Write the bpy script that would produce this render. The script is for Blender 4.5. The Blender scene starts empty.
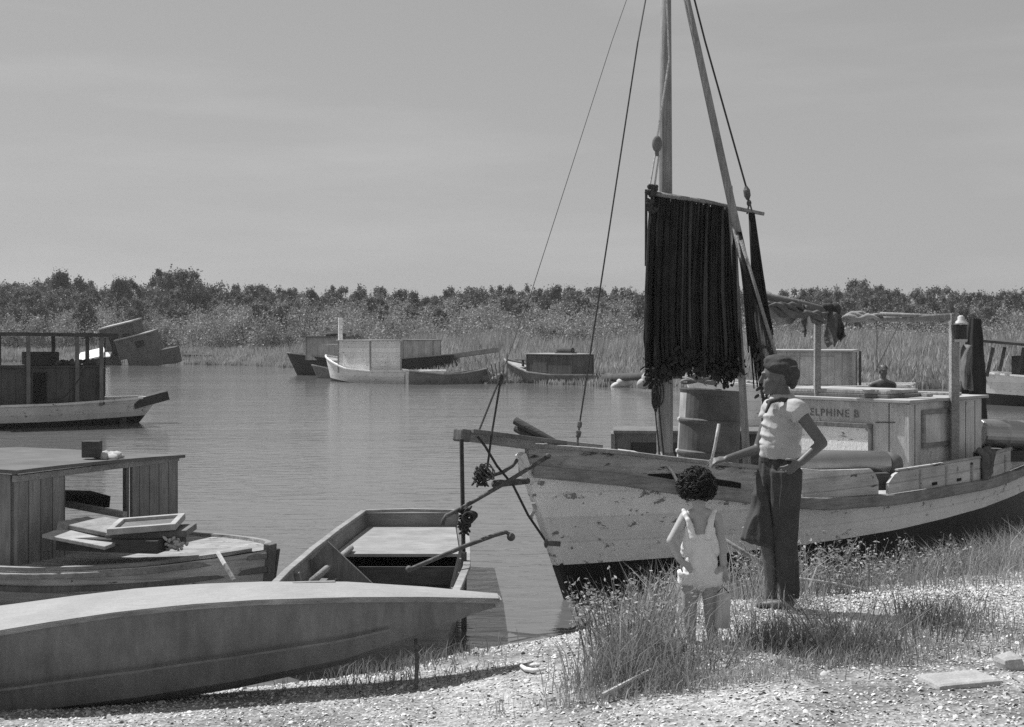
import bpy, bmesh, math, random
import numpy as np
from mathutils import Matrix, Vector, noise
random.seed(7); rng = np.random.default_rng(11)
sc = bpy.context.scene; COL = sc.collection
F = 1354.0; HZ = 333.0; CZ = 2.2
def P(px, py, Y): return Vector(((px-512)*Y/F, Y, CZ-(py-HZ)*Y/F))
R = math.radians
# ------------------------------------------------------------------ materials (a black and white world: every colour is a grey)
MATS = {}
def mat(name, col, rough=.8, var=.3, vs=3., stretch=(1,1,1), grain=0., gdir=(1,12,12), gs=8., spots=None, plank=None, bump=.3, metal=0., fine=0., coord='Object', spec=.4):
    m = bpy.data.materials.new(name); m.use_nodes = True; MATS[name] = m
    nt = m.node_tree; N = nt.nodes; K = nt.links; N.clear()
    out = N.new('ShaderNodeOutputMaterial'); b = N.new('ShaderNodeBsdfPrincipled'); K.new(b.outputs[0], out.inputs[0])
    b.inputs['Roughness'].default_value = rough; b.inputs['Metallic'].default_value = metal
    b.inputs['Specular IOR Level'].default_value = spec
    tc = N.new('ShaderNodeTexCoord')
    def noi(scale, st=(1,1,1), det=5, rg=.6):
        mp = N.new('ShaderNodeMapping'); mp.inputs['Scale'].default_value = st; K.new(tc.outputs[coord], mp.inputs[0])
        n = N.new('ShaderNodeTexNoise'); n.inputs['Scale'].default_value = scale; n.inputs['Detail'].default_value = det; n.inputs['Roughness'].default_value = rg
        K.new(mp.outputs[0], n.inputs['Vector']); return n.outputs['Fac']
    def mth(op, a, c=None, d=None, cl=False):
        n = N.new('ShaderNodeMath'); n.operation = op; n.use_clamp = cl
        for i, v in enumerate((a, c, d)):
            if v is None: continue
            if isinstance(v, (int, float)): n.inputs[i].default_value = v
            else: K.new(v, n.inputs[i])
        return n.outputs[0]
    def rng_(v, a, b_, c, d):
        n = N.new('ShaderNodeMapRange'); K.new(v, n.inputs[0]); n.clamp = True
        for i, x in zip((1,2,3,4), (a, b_, c, d)): n.inputs[i].default_value = x
        return n.outputs[0]
    n1 = noi(vs, stretch)
    val = mth('MULTIPLY', rng_(n1, .3, .7, 1-var, 1+var), col); h = n1
    if grain:
        g = noi(gs, gdir, 6, .7); val = mth('MULTIPLY', val, rng_(g, .3, .7, 1-grain, 1+grain)); h = g
    if fine:
        g2 = noi(90, (1,1,1), 3, .7); val = mth('MULTIPLY', val, rng_(g2, .3, .7, 1-fine, 1+fine))
    if spots:
        sc_, th, scol, sst = spots
        sp = rng_(noi(sc_, sst, 8, .72), th, th+.03, 0, 1)
        mx = N.new('ShaderNodeMix'); mx.data_type = 'FLOAT'; K.new(sp, mx.inputs[0]); K.new(val, mx.inputs[2]); mx.inputs[3].default_value = scol
        val = mx.outputs[0]; h = mth('SUBTRACT', h, mth('MULTIPLY', sp, .35))
    if plank:
        ax, w, depth = plank
        sx = N.new('ShaderNodeSeparateXYZ'); K.new(tc.outputs[coord], sx.inputs[0])
        fr = mth('FRACT', mth('MULTIPLY', mth('ADD', sx.outputs[ax], 50.013), 1/w))
        ln = mth('LESS_THAN', mth('ABSOLUTE', mth('SUBTRACT', fr, .5)), .006/w)
        wn = N.new('ShaderNodeTexWhiteNoise'); wn.noise_dimensions = '1D'
        K.new(mth('FLOOR', mth('MULTIPLY', mth('ADD', sx.outputs[ax], 50.013-w/2), 1/w)), wn.inputs['W'])
        val = mth('MULTIPLY', val, rng_(wn.outputs[0], 0, 1, .86, 1.12))
        val = mth('MULTIPLY', val, mth('SUBTRACT', 1, mth('MULTIPLY', ln, depth))); h = mth('SUBTRACT', h, ln)
    cc = N.new('ShaderNodeCombineColor')
    for i in range(3): K.new(val, cc.inputs[i])
    K.new(cc.outputs[0], b.inputs['Base Color'])
    if bump:
        bp = N.new('ShaderNodeBump'); bp.inputs['Strength'].default_value = bump; bp.inputs['Distance'].default_value = .02
        K.new(h, bp.inputs['Height']); K.new(bp.outputs[0], b.inputs['Normal'])
    return m
M = {}
def dm(k, *a, **kw): M[k] = mat(k, *a, **kw)
dm('hull_white_paint', .86, .7, .13, 2.2, stretch=(1,1,.6), grain=.05, gdir=(2.5,2.5,1), gs=9, spots=(9,.60,.26,(.7,.7,1.2)), plank=(2,.21,.07), fine=.10, bump=.6)
dm('bottom_paint', .018, .55, .5, 3, bump=.4)
dm('rub_rail_paint', .24, .6, .35, 3, grain=.3, gdir=(1,1,8), gs=5, bump=.5)
dm('bulwark_paint', .38, .7, .3, 2, grain=.25, gdir=(1,1,9), gs=4, spots=(6,.585,.05,(.5,.5,2.5)), fine=.1, bump=.6)
dm('bulwark_white', .56, .7, .2, 3, grain=.2, gdir=(1,1,9), gs=4, spots=(8,.63,.12,(.7,.7,1.6)), plank=(2,.12,.25), fine=.08, bump=.6)
dm('cabin_paint', .56, .7, .26, 2.5, grain=.18, gdir=(8,8,.6), gs=4, spots=(7,.64,.15,(1.2,1.2,.5)), fine=.06, bump=.6)
dm('weathered_wood', .30, .85, .25, 3, grain=.35, gdir=(1,8,8), gs=6, bump=.7)
dm('pole_wood', .27, .8, .25, 3, grain=.35, gdir=(14,14,.7), gs=4, bump=.6)
dm('dark_wood', .07, .85, .35, 3, grain=.35, gdir=(1,8,8), gs=6, bump=.6)
dm('mid_wood', .17, .85, .3, 3, grain=.3, gdir=(8,8,1), gs=5, bump=.6)
dm('grey_boards', .26, .85, .2, 3, grain=.3, gdir=(10,10,.8), gs=5, plank=(1,.13,.55), bump=.6)
dm('grey_boards_far', .46, .85, .2, 3, grain=.2, gdir=(5,5,.6), gs=3, plank=(0,.3,.5), bump=.4)
dm('grey_boards_wreck', .11, .85, .3, 2, grain=.3, gdir=(5,5,.6), gs=3, plank=(0,.3,.5), bump=.4)
dm('dark_boards_far', .09, .85, .3, 2, grain=.3, gdir=(5,5,.6), gs=3, plank=(0,.3,.5), bump=.4)
dm('pale_deck', .40, .85, .25, 4, grain=.3, gdir=(1,9,1), gs=7, spots=(9,.64,.16,(1,1,1)), bump=.5)
dm('launch_deck', .34, .85, .25, 4, grain=.35, gdir=(1,9,1), gs=7, plank=(1,.11,.5), spots=(9,.6,.14,(1,1,1)), bump=.6)
dm('launch_roof', .13, .9, .25, 3, spots=(4,.67,.26,(1,1,1)), bump=.4)
dm('roof_canvas', .40, .9, .22, 3, spots=(4,.67,.2,(1,1,1)), bump=.4)
dm('dinghy_paint', .20, .75, .3, 3, grain=.25, gdir=(1,1,7), gs=5, spots=(8,.68,.07,(1,1,1)), bump=.5)
dm('dinghy_seat', .30, .8, .25, 3, grain=.25, gdir=(1,8,1), gs=5, bump=.5)
dm('skiff_side', .20, .85, .16, 3.4, grain=.22, gdir=(2.2,1,.5), gs=7, spots=(14,.66,.25,(.6,1,1.3)), spec=.2, fine=.06, bump=.25)
dm('skiff_deck', .34, .9, .10, 2.5, grain=.12, gdir=(1.5,6,1), gs=9, spots=(12,.66,.3,(.5,1,1)), fine=.12, bump=.3)
dm('net_twine', .03, .95, .4, 6, bump=.3, spec=.1)
dm('net_pale', .065, .95, .3, 8, bump=.3, spec=.1)
dm('cork', .024, .9, .5, 20, bump=.4)
dm('rope_dark', .05, .9, .3, 30, bump=.4)
dm('rope_pale', .50, .9, .25, 30, bump=.4)
dm('wire', .035, .6, .2, 10, bump=0)
dm('iron', .10, .8, .5, 12, spots=(20,.56,.2,(1,1,1)), bump=.4)
dm('drum_steel', .12, .75, .35, 4, fine=.12, spots=(6,.66,.055,(1,1,1)), bump=.3, metal=.2)
dm('drum_sunlit', .42, .7, .3, 8, bump=.2)
dm('tank_metal', .38, .32, .12, 5, stretch=(1,1,1), spots=(6,.7,.3,(1,1,1)), bump=.15, metal=.75)
dm('canvas', .30, .95, .25, 5, grain=.15, gdir=(1,1,1), gs=25, bump=.7)
dm('canvas_pale', .48, .95, .25, 5, bump=.7)
dm('canvas_dark', .035, .95, .3, 5, bump=.6)
dm('cloth_rag', .12, .95, .35, 12, bump=.8)
dm('lantern_glass', .012, .15, .2, 5, bump=0, spec=.5)
dm('lantern_tin', .55, .5, .25, 20, bump=.2)
dm('lettering_paint', .17, .8, .3, 30, spots=(28,.59,.45,(1,1,1)), bump=0)
dm('opening_dark', .01, .9, .2, 5, bump=0)
dm('skin_child', .40, .55, .1, 12, fine=.05, bump=.1)
dm('skin_boy', .125, .5, .12, 12, fine=.05, bump=.1)
dm('hair', .018, .6, .4, 40, bump=.8)
dm('white_cotton', .78, .9, .06, 15, fine=.05, bump=.3)
dm('cotton_shirt', .46, .92, .07, 12, fine=.08, bump=.3)
dm('dark_collar', .045, .9, .15, 12, bump=.3)
dm('trousers_cloth', .06, .92, .2, 10, fine=.2, bump=.4)
dm('cap_cloth', .06, .95, .3, 18, fine=.2, bump=.5)
dm('card', .55, .9, .12, 9, grain=.15, gdir=(8,8,1), gs=5, bump=.3)
dm('stone', .38, .9, .2, 8, fine=.2, bump=.6)
for k, c in (('shell_white',.68),('shell_grey',.46),('shell_dark',.34)): dm(k, c, .75, .15, 40, bump=0)
def leafm(k, c, tr=.25):
    m = mat(k, c, .6, .35, .6, bump=0); M[k] = m; nt = m.node_tree
    b = nt.nodes['Principled BSDF']; o = nt.nodes['Material Output']
    t = nt.nodes.new('ShaderNodeBsdfTranslucent'); mx = nt.nodes.new('ShaderNodeMixShader'); mx.inputs[0].default_value = tr
    src = b.inputs['Base Color'].links[0].from_socket; nt.links.new(src, t.inputs[0])
    nt.links.new(b.outputs[0], mx.inputs[1]); nt.links.new(t.outputs[0], mx.inputs[2]); nt.links.new(mx.outputs[0], o.inputs[0])
leafm('tree_leaf', .13); leafm('tree_leaf_pale', .19); leafm('thicket_leaf', .30); leafm('reed', .40, .3)
leafm('grass_pale', .42, .3); leafm('grass_mid', .33, .3); leafm('grass_dark', .20, .25); leafm('weed_leaf', .45, .3); leafm('weed_stem', .18, .1)
dm('bark', .12, .9, .3, 4, grain=.3, gdir=(8,8,1), gs=5)
def ground_mat():
    m = bpy.data.materials.new('shell_ground'); m.use_nodes = True; nt = m.node_tree; N = nt.nodes; K = nt.links
    b = N['Principled BSDF']; b.inputs['Roughness'].default_value = .85
    tc = N.new('ShaderNodeTexCoord')
    v = N.new('ShaderNodeTexVoronoi'); v.inputs['Scale'].default_value = 38; K.new(tc.outputs['Object'], v.inputs['Vector'])
    n = N.new('ShaderNodeTexNoise'); n.inputs['Scale'].default_value = 1.7; n.inputs['Detail'].default_value = 6; K.new(tc.outputs['Object'], n.inputs['Vector'])
    n2 = N.new('ShaderNodeTexNoise'); n2.inputs['Scale'].default_value = 140; n2.inputs['Detail'].default_value = 4; K.new(tc.outputs['Object'], n2.inputs['Vector'])
    s = N.new('ShaderNodeSeparateColor'); K.new(v.outputs['Color'], s.inputs[0])
    r1 = N.new('ShaderNodeMapRange'); K.new(s.outputs[0], r1.inputs[0]); r1.inputs[3].default_value = .22; r1.inputs[4].default_value = .55
    r2 = N.new('ShaderNodeMapRange'); K.new(n.outputs[0], r2.inputs[0]); r2.inputs[1].default_value = .38; r2.inputs[2].default_value = .62; r2.inputs[3].default_value = .5; r2.inputs[4].default_value = 1.05
    r3 = N.new('ShaderNodeMapRange'); K.new(n2.outputs[0], r3.inputs[0]); r3.inputs[1].default_value = .3; r3.inputs[2].default_value = .7; r3.inputs[3].default_value = .6; r3.inputs[4].default_value = 1.25
    a = N.new('ShaderNodeMath'); a.operation = 'MULTIPLY'; K.new(r1.outputs[0], a.inputs[0]); K.new(r2.outputs[0], a.inputs[1])
    a2 = N.new('ShaderNodeMath'); a2.operation = 'MULTIPLY'; K.new(a.outputs[0], a2.inputs[0]); K.new(r3.outputs[0], a2.inputs[1])
    c = N.new('ShaderNodeCombineColor')
    for i in range(3): K.new(a2.outputs[0], c.inputs[i])
    K.new(c.outputs[0], b.inputs['Base Color'])
    bp = N.new('ShaderNodeBump'); bp.inputs['Strength'].default_value = .9; bp.inputs['Distance'].default_value = .012
    K.new(v.outputs['Distance'], bp.inputs['Height']); K.new(bp.outputs[0], b.inputs['Normal']); return m
M['shell_ground'] = ground_mat()
dm('marsh_mud', .10, .9, .3, .5, bump=.4)
def water_mat():
    m = bpy.data.materials.new('bayou_water'); m.use_nodes = True; nt = m.node_tree; N = nt.nodes; K = nt.links
    b = N['Principled BSDF']; b.inputs['Base Color'].default_value = (.135,.135,.135,1); b.inputs['Roughness'].default_value = .09; b.inputs['IOR'].default_value = 1.33
    tc = N.new('ShaderNodeTexCoord')
    def nz(st, scale, det):
        mp = N.new('ShaderNodeMapping'); mp.inputs['Scale'].default_value = st; mp.inputs['Rotation'].default_value = (0,0,R(6)); K.new(tc.outputs['Object'], mp.inputs[0])
        n = N.new('ShaderNodeTexNoise'); n.inputs['Scale'].default_value = scale; n.inputs['Detail'].default_value = det; n.inputs['Distortion'].default_value = .4; K.new(mp.outputs[0], n.inputs[0]); return n.outputs[0]
    a = nz((.8,1.9,1), 2.6, 4); c = nz((.16,.7,1), .8, 3); pch = nz((.05,.16,1), .9, 2)
    s = N.new('ShaderNodeMath'); s.operation = 'MULTIPLY_ADD'; K.new(c, s.inputs[0]); s.inputs[1].default_value = 1.4; K.new(a, s.inputs[2])
    pr = N.new('ShaderNodeMapRange'); K.new(pch, pr.inputs[0]); pr.inputs[1].default_value = .35; pr.inputs[2].default_value = .65; pr.inputs[3].default_value = .22; pr.inputs[4].default_value = .45
    bp = N.new('ShaderNodeBump'); bp.inputs['Distance'].default_value = .05; K.new(s.outputs[0], bp.inputs['Height']); K.new(pr.outputs[0], bp.inputs['Strength'])
    K.new(bp.outputs[0], b.inputs['Normal']); return m
M['bayou_water'] = water_mat()
# ------------------------------------------------------------------ mesh building
MW = {}
class MB:
    def __init__(s): s.v = []; s.f = []; s.m = []
    def add(s, vs, fs, mi=0):
        o = len(s.v); s.v += [tuple(v) for v in vs]; s.f += [tuple(i+o for i in f) for f in fs]; s.m += [mi]*len(fs)
    def box(s, c, size, rot=(0,0,0), mi=0, taper=1):
        x, y, z = [k/2 for k in size]; Mx = Matrix.Translation(Vector(c)) @ rotm(rot)
        bv = min(.006, min(size)*.15)
        vs = []
        for sz in (-1,1):
            t = taper if sz > 0 else 1
            for sx, sy in ((-1,-1),(1,-1),(1,1),(-1,1)): vs.append(Mx @ Vector((sx*x*t, sy*y*t, sz*z)))
        s.add(vs, [(0,3,2,1),(4,5,6,7),(0,1,5,4),(1,2,6,5),(2,3,7,6),(3,0,4,7)], mi)
    def beam(s, p0, p1, w, h, up=(0,0,1), mi=0, w1=None, h1=None):
        p0 = Vector(p0); p1 = Vector(p1); d = (p1-p0).normalized(); sd = d.cross(Vector(up)); sd.normalize(); u = sd.cross(d)
        vs = []
        for p, ww, hh in ((p0,w,h),(p1,w1 or w,h1 or h)):
            for a, b in ((-1,-1),(1,-1),(1,1),(-1,1)): vs.append(p+sd*a*ww/2+u*b*hh/2)
        s.add(vs, [(0,3,2,1),(4,5,6,7),(0,1,5,4),(1,2,6,5),(2,3,7,6),(3,0,4,7)], mi)
    def tube(s, pts, r, n=8, mi=0, cap=True, r1=None):
        pts = [Vector(p) for p in pts]; k = len(pts); vs = []
        ref = None
        for i, p in enumerate(pts):
            d = (pts[min(i+1,k-1)]-pts[max(i-1,0)]).normalized()
            if ref is None: ref = Vector((0,0,1)) if abs(d.z) < .9 else Vector((1,0,0))
            a = d.cross(ref).normalized(); b = a.cross(d); ref = b
            rr = r[i] if isinstance(r, (list, tuple)) else (r if r1 is None else r+(r1-r)*i/max(1,k-1))
            for j in range(n):
                t = 2*math.pi*j/n; vs.append(p+a*math.cos(t)*rr+b*math.sin(t)*rr)
        fs = [(i*n+j, i*n+(j+1)%n, (i+1)*n+(j+1)%n, (i+1)*n+j) for i in range(k-1) for j in range(n)]
        if cap: fs += [tuple(range(n))[::-1], tuple((k-1)*n+j for j in range(n))]
        s.add(vs, fs, mi)
    def ell(s, c, r, rot=(0,0,0), nu=12, nv=8, mi=0):
        if not isinstance(r, (tuple, list)): r = (r, r, r)
        Mx = Matrix.Translation(Vector(c)) @ rotm(rot); vs = [Mx @ Vector((0,0,-r[2]))]
        for i in range(1, nv):
            ph = -math.pi/2+math.pi*i/nv
            for j in range(nu): t = 2*math.pi*j/nu; vs.append(Mx @ Vector((r[0]*math.cos(ph)*math.cos(t), r[1]*math.cos(ph)*math.sin(t), r[2]*math.sin(ph))))
        vs.append(Mx @ Vector((0,0,r[2]))); L = len(vs)-1
        fs = [(0, 1+(j+1)%nu, 1+j) for j in range(nu)]
        for i in range(nv-2):
            fs += [(1+i*nu+j, 1+i*nu+(j+1)%nu, 1+(i+1)*nu+(j+1)%nu, 1+(i+1)*nu+j) for j in range(nu)]
        fs += [(L, L-nu+j, L-nu+(j+1)%nu) for j in range(nu)]
        s.add(vs, fs, mi)
    def cap(s, p0, p1, r0, r1, flat=False, k=1., kd=(0,1,0), n=16):
        """tapered limb; k squashes it along direction kd"""
        p0 = Vector(p0); p1 = Vector(p1); d = (p1-p0); L = d.length; d.normalize()
        kd = Vector(kd); a = (kd-d*kd.dot(d)).normalized(); b = a.cross(d)
        prof = []
        if not flat:
            for i in range(1,5): t = math.pi/2*i/5; prof.append((-r0*math.cos(t), r0*math.sin(t)))
        prof.append((0, r0)); prof.append((L*.5, (r0+r1)/2)); prof.append((L, r1))
        if not flat:
            for i in range(1,5): t = math.pi/2*i/5; prof.append((L+r1*math.sin(t), r1*math.cos(t)))
        vs = []
        for h, r in prof:
            for j in range(n): t = 2*math.pi*j/n; vs.append(p0+d*h+a*math.cos(t)*r*k+b*math.sin(t)*r)
        q = len(prof)
        fs = [(i*n+j, (i+1)*n+j, (i+1)*n+(j+1)%n, i*n+(j+1)%n) for i in range(q-1) for j in range(n)]
        fs += [tuple(range(n)), tuple((q-1)*n+j for j in range(n))[::-1]]
        s.add(vs, fs)
    def chain(s, pts, rs, **kw):
        for i in range(len(pts)-1): s.cap(pts[i], pts[i+1], rs[i], rs[i+1], **kw)
    def sweep(s, path, w, h, mi=0, closed=False):
        """rectangular section w (sideways) x h (up), path along the section's bottom centre; w/h may be lists"""
        k = len(path); path = [Vector(p) for p in path]; vs = []
        for i, p in enumerate(path):
            d = path[min(i+1,k-1)]-path[max(i-1,0)]; d.z = 0; d.normalize(); sd = Vector((d.y,-d.x,0))
            ww = w[i] if isinstance(w, list) else w; hh = h[i] if isinstance(h, list) else h
            for a, b in ((-1,0),(1,0),(1,1),(-1,1)): vs.append(p+sd*a*ww/2+Vector((0,0,b*hh)))
        fs = [(i*4+j, i*4+(j+1)%4, (i+1)*4+(j+1)%4, (i+1)*4+j) for i in range(k-1) for j in range(4)]
        fs += [(3,2,1,0), tuple((k-1)*4+j for j in range(4))]
        s.add(vs, fs, mi)
    def lathe(s, p0, p1, prof, n=24, mi=0):
        p0 = Vector(p0); d = (Vector(p1)-p0); L = d.length; d.normalize()
        ref = Vector((0,1,0)) if abs(d.y) < .8 else Vector((0,0,1)); a = d.cross(ref).normalized(); b = a.cross(d); vs = []
        for t, r in prof:
            for j in range(n): q = 2*math.pi*j/n; vs.append(p0+d*L*t+a*math.cos(q)*r+b*math.sin(q)*r)
        k = len(prof); fs = [(i*n+j, i*n+(j+1)%n, (i+1)*n+(j+1)%n, (i+1)*n+j) for i in range(k-1) for j in range(n)]
        fs += [tuple(range(n))[::-1], tuple((k-1)*n+j for j in range(n))]
        s.add(vs, fs, mi)
    def grid(s, fn, nu, nv, mi=0):
        vs = [fn(i/nu, j/nv) for j in range(nv+1) for i in range(nu+1)]
        fs = [(j*(nu+1)+i, j*(nu+1)+i+1, (j+1)*(nu+1)+i+1, (j+1)*(nu+1)+i) for j in range(nv) for i in range(nu)]
        s.add(vs, fs, mi)
    def build(s, name, mats, parent=None, smooth=False, local=False, origin=None, solid=0, bevel=0, remesh=0, rough=0, rscale=8, rst=None):
        me = bpy.data.meshes.new(name)
        vs = s.v; mw = Matrix.Identity(4)
        if parent is not None: mw = MW[parent.name]
        if parent is None and origin is not None: mw = Matrix.Translation(Vector(origin))
        if not local:
            inv = mw.inverted(); vs = [inv @ Vector(v) for v in vs]
        me.from_pydata([tuple(v) for v in vs], [], s.f)
        if not isinstance(mats, (list, tuple)): mats = [mats]
        for m in mats: me.materials.append(M[m])
        me.polygons.foreach_set('material_index', s.m)
        bm = bmesh.new(); bm.from_mesh(me); bmesh.ops.recalc_face_normals(bm, faces=bm.faces); bm.to_mesh(me); bm.free()
        o = bpy.data.objects.new(name, me); COL.objects.link(o)
        mods = 0
        if remesh:
            md = o.modifiers.new('r', 'REMESH'); md.mode = 'VOXEL'; md.voxel_size = remesh
            ms = o.modifiers.new('s', 'SMOOTH'); ms.iterations = 3; ms.factor = .5; mods = 1
        if solid: md = o.modifiers.new('s', 'SOLIDIFY'); md.thickness = solid; md.offset = 0; mods = 1
        if bevel: md = o.modifiers.new('b', 'BEVEL'); md.width = bevel; md.segments = 2; md.limit_method = 'ANGLE'; mods = 1
        if mods:
            dg = bpy.context.evaluated_depsgraph_get(); me2 = bpy.data.meshes.new_from_object(o.evaluated_get(dg)); o.modifiers.clear(); o.data = me2; me2.name = name
            bpy.data.meshes.remove(me); me = me2
            if remesh and len(me.materials) == 0: me.materials.append(M[mats[0]])
        if rough:
            if rst:
                nn = [v.normal.copy() for v in me.vertices]
                for v, n_ in zip(me.vertices, nn):
                    c = Vector((v.co.x*rst[0], v.co.y*rst[1], v.co.z*rst[2])); a_ = noise.noise(c+Vector(noise.noise_vector(c*.5))*.6)
                    v.co += n_*rough*((1-2.6*abs(a_))+.5*noise.noise(c*2.3))
            else:
                for v in me.vertices:
                    c = v.co*rscale; nv = noise.noise_vector(c); v.co += Vector(nv)*rough
        if smooth or remesh: me.polygons.foreach_set('use_smooth', [True]*len(me.polygons))
        me.update()
        if parent is not None: o.parent = parent; MW[o.name] = mw
        else: o.matrix_world = mw; MW[o.name] = mw
        return o
def rotm(r):
    if isinstance(r, Matrix): return r
    return Matrix.Rotation(r[2],4,'Z') @ Matrix.Rotation(r[1],4,'Y') @ Matrix.Rotation(r[0],4,'X')
def thing(name, label, cat, loc=(0,0,0), rot=(0,0,0), group=None):
    o = bpy.data.objects.new(name, None); COL.objects.link(o); mw = Matrix.Translation(Vector(loc)) @ rotm(rot)
    o.matrix_world = mw; MW[o.name] = mw; o.empty_display_size = .1; return tag(o, label, cat, group)
def tag(o, label, cat, group=None, kind=None):
    o['label'] = label; o['category'] = cat
    if group: o['group'] = group
    if kind: o['kind'] = kind
    return o
def structure(o): o['kind'] = 'structure'; return o
def np_mesh(name, verts, faces_flat, nper, mats, mi=None, smooth=False):
    me = bpy.data.meshes.new(name); nv = len(verts); nf = len(faces_flat)//nper
    me.vertices.add(nv); me.vertices.foreach_set('co', np.asarray(verts, np.float32).ravel())
    me.loops.add(nf*nper); me.loops.foreach_set('vertex_index', np.asarray(faces_flat, np.int32))
    me.polygons.add(nf); me.polygons.foreach_set('loop_start', np.arange(nf, dtype=np.int32)*nper)
    for m in mats: me.materials.append(M[m])
    if mi is not None: me.polygons.foreach_set('material_index', np.asarray(mi, np.int32))
    me.update(calc_edges=True); me.validate(); return me
def link(me, name=None, parent=None, loc=None):
    o = bpy.data.objects.new(name or me.name, me); COL.objects.link(o)
    if loc is not None: o.location = loc
    if parent is not None: o.parent = parent
    MW[o.name] = Matrix.Translation(Vector(loc)) if loc is not None else Matrix.Identity(4)
    return o
def interp(x, tab): return float(np.interp(x, [a for a, b in tab], [b for a, b in tab]))
def sag(a, b, d, n=10):
    a = Vector(a); b = Vector(b); return [a.lerp(b, i/n)-Vector((0,0,d*4*(i/n)*(1-i/n))) for i in range(n+1)]
# ------------------------------------------------------------------ ground, water, marsh
SH = [(-60,7.8),(-8,7.9),(-3,8.0),(-1.7,8.3),(-.75,8.75),(-.25,9.3),(.6,9.42),(1.3,9.55),(2.2,9.95),(3.4,10.55),(6,12.),(12,14.5),(60,30)]
def gz(x, y):
    d = interp(x, SH)-y
    if d < 0: return max(-1.5, .35*d)
    w = min(1, max(0, (x+.3)/1.4)); A = .42+.13*w; L = 1.3-.85*w
    z = A*(1-math.exp(-d/L))
    z += .018*noise.noise(Vector((x*1.3, y*1.3, 0)))+.008*noise.noise(Vector((x*5, y*5, 3)))
    return z
xs = np.concatenate([np.linspace(-60,-5,30)[:-1], np.linspace(-5,7,200), np.linspace(7,60,30)[1:]])
ys = np.concatenate([np.linspace(-40,5,20)[:-1], np.linspace(5,15,170), np.linspace(15,34,20)[1:]])
V = [(x, y, gz(x, y)) for y in ys for x in xs]; nx = len(xs)
Fq = [i for j in range(len(ys)-1) for k in range(nx-1) for i in (j*nx+k, j*nx+k+1, (j+1)*nx+k+1, (j+1)*nx+k)]
me = np_mesh('shell_bank', V, Fq, 4, ['shell_ground']); me.polygons.foreach_set('use_smooth', [True]*len(me.polygons))
structure(link(me))
b = MB(); b.grid(lambda u, v: ((u-.5)*6000, -200+v*6200, 0), 8, 8)
structure(b.build('water', 'bayou_water'))
FS = [(-200,98),(-60,104),(-36,103),(-25,97),(-16,90),(-11,80),(-5,69),(-1,61),(3,57),(8,54),(15,53.5),(30,52),(60,48),(200,48)]
def fz(x, y):
    d = y-interp(x, FS)
    return max(-1.2, .3*d) if d < 0 else min(.35, d*.09)+ .06*noise.noise(Vector((x*.2,y*.2,0)))
xs = np.concatenate([[-3000,-1000,-300],np.linspace(-120,120,160),[300,1000,3000]]); ys = np.concatenate([np.linspace(42,130,110), [200,400,1000,3000,5900]])
V = [(x, y, fz(x, y)) for y in ys for x in xs]; nx = len(xs)
Fq = [i for j in range(len(ys)-1) for k in range(nx-1) for i in (j*nx+k, j*nx+k+1, (j+1)*nx+k+1, (j+1)*nx+k)]
structure(link(np_mesh('marsh_ground', V, Fq, 4, ['marsh_mud'])))
def blades(bx, by, bz, h, w, lean, seed=1, cur=.5):
    r = np.random.default_rng(seed); n = len(bx); a = r.uniform(0, 2*np.pi, n); la = r.uniform(0, 2*np.pi, n)
    lx = np.cos(la)*lean*h; ly = np.sin(la)*lean*h; wx = np.cos(a)*w/2; wy = np.sin(a)*w/2
    v = np.zeros((n,5,3)); z0 = bz
    v[:,0] = np.stack([bx-wx, by-wy, z0], 1); v[:,1] = np.stack([bx+wx, by+wy, z0], 1)
    v[:,2] = np.stack([bx-wx*.8+lx*cur*.6, by-wy*.8+ly*cur*.6, z0+h*.55], 1); v[:,3] = np.stack([bx+wx*.8+lx*cur*.6, by+wy*.8+ly*cur*.6, z0+h*.55], 1)
    v[:,4] = np.stack([bx+lx, by+ly, z0+h*np.sqrt(np.maximum(.2,1-lean**2*.5))], 1)
    i = np.arange(n)[:,None]*5; f = (i+np.array([[0,1,3, 0,3,2, 2,3,4]])).ravel(); return v.reshape(-1,3), f
fsx = np.array([a for a, _ in FS]); fsy = np.array([b_ for _, b_ in FS])
n = 150000; Yd = rng.uniform(0, 1, n)**1.5*58; X = rng.uniform(-58, 62, n); Y0 = np.interp(X, fsx, fsy)-.6+.5*np.sin(X*1.3)+.4*np.sin(X*3.1); Yb = Y0+Yd
pn = np.array([noise.noise(Vector((x*.10, y*.10, 1.))) + .6*noise.noise(Vector((x*.4, y*.25, 5.))) for x, y in zip(X, Yb)])
keep = (np.abs(X) < Yb*.46+3); X, Yb, Yd, pn = X[keep], Yb[keep], Yd[keep], pn[keep]
h = (.38+.042*np.minimum(Yd,32))*(1+.45*pn)*rng.uniform(.7,1.25,len(X)); h = np.maximum(h, .25)
zb = np.minimum(.33, np.maximum(0, (Yb-np.interp(X, fsx, fsy))*.09))-.05
v, f = blades(X, Yb, zb, h, rng.uniform(.05,.13,len(X)), rng.uniform(.05,.4,len(X)))
mi = np.repeat((rng.uniform(0,1,len(X))+pn*.6 > .72).astype(int), 3)
tag(link(np_mesh('marsh_grass', v, f, 3, ['reed','grass_mid'], mi)), 'grey green reeds and marsh grass covering the far shore', 'marsh grass', kind='stuff')
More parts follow.
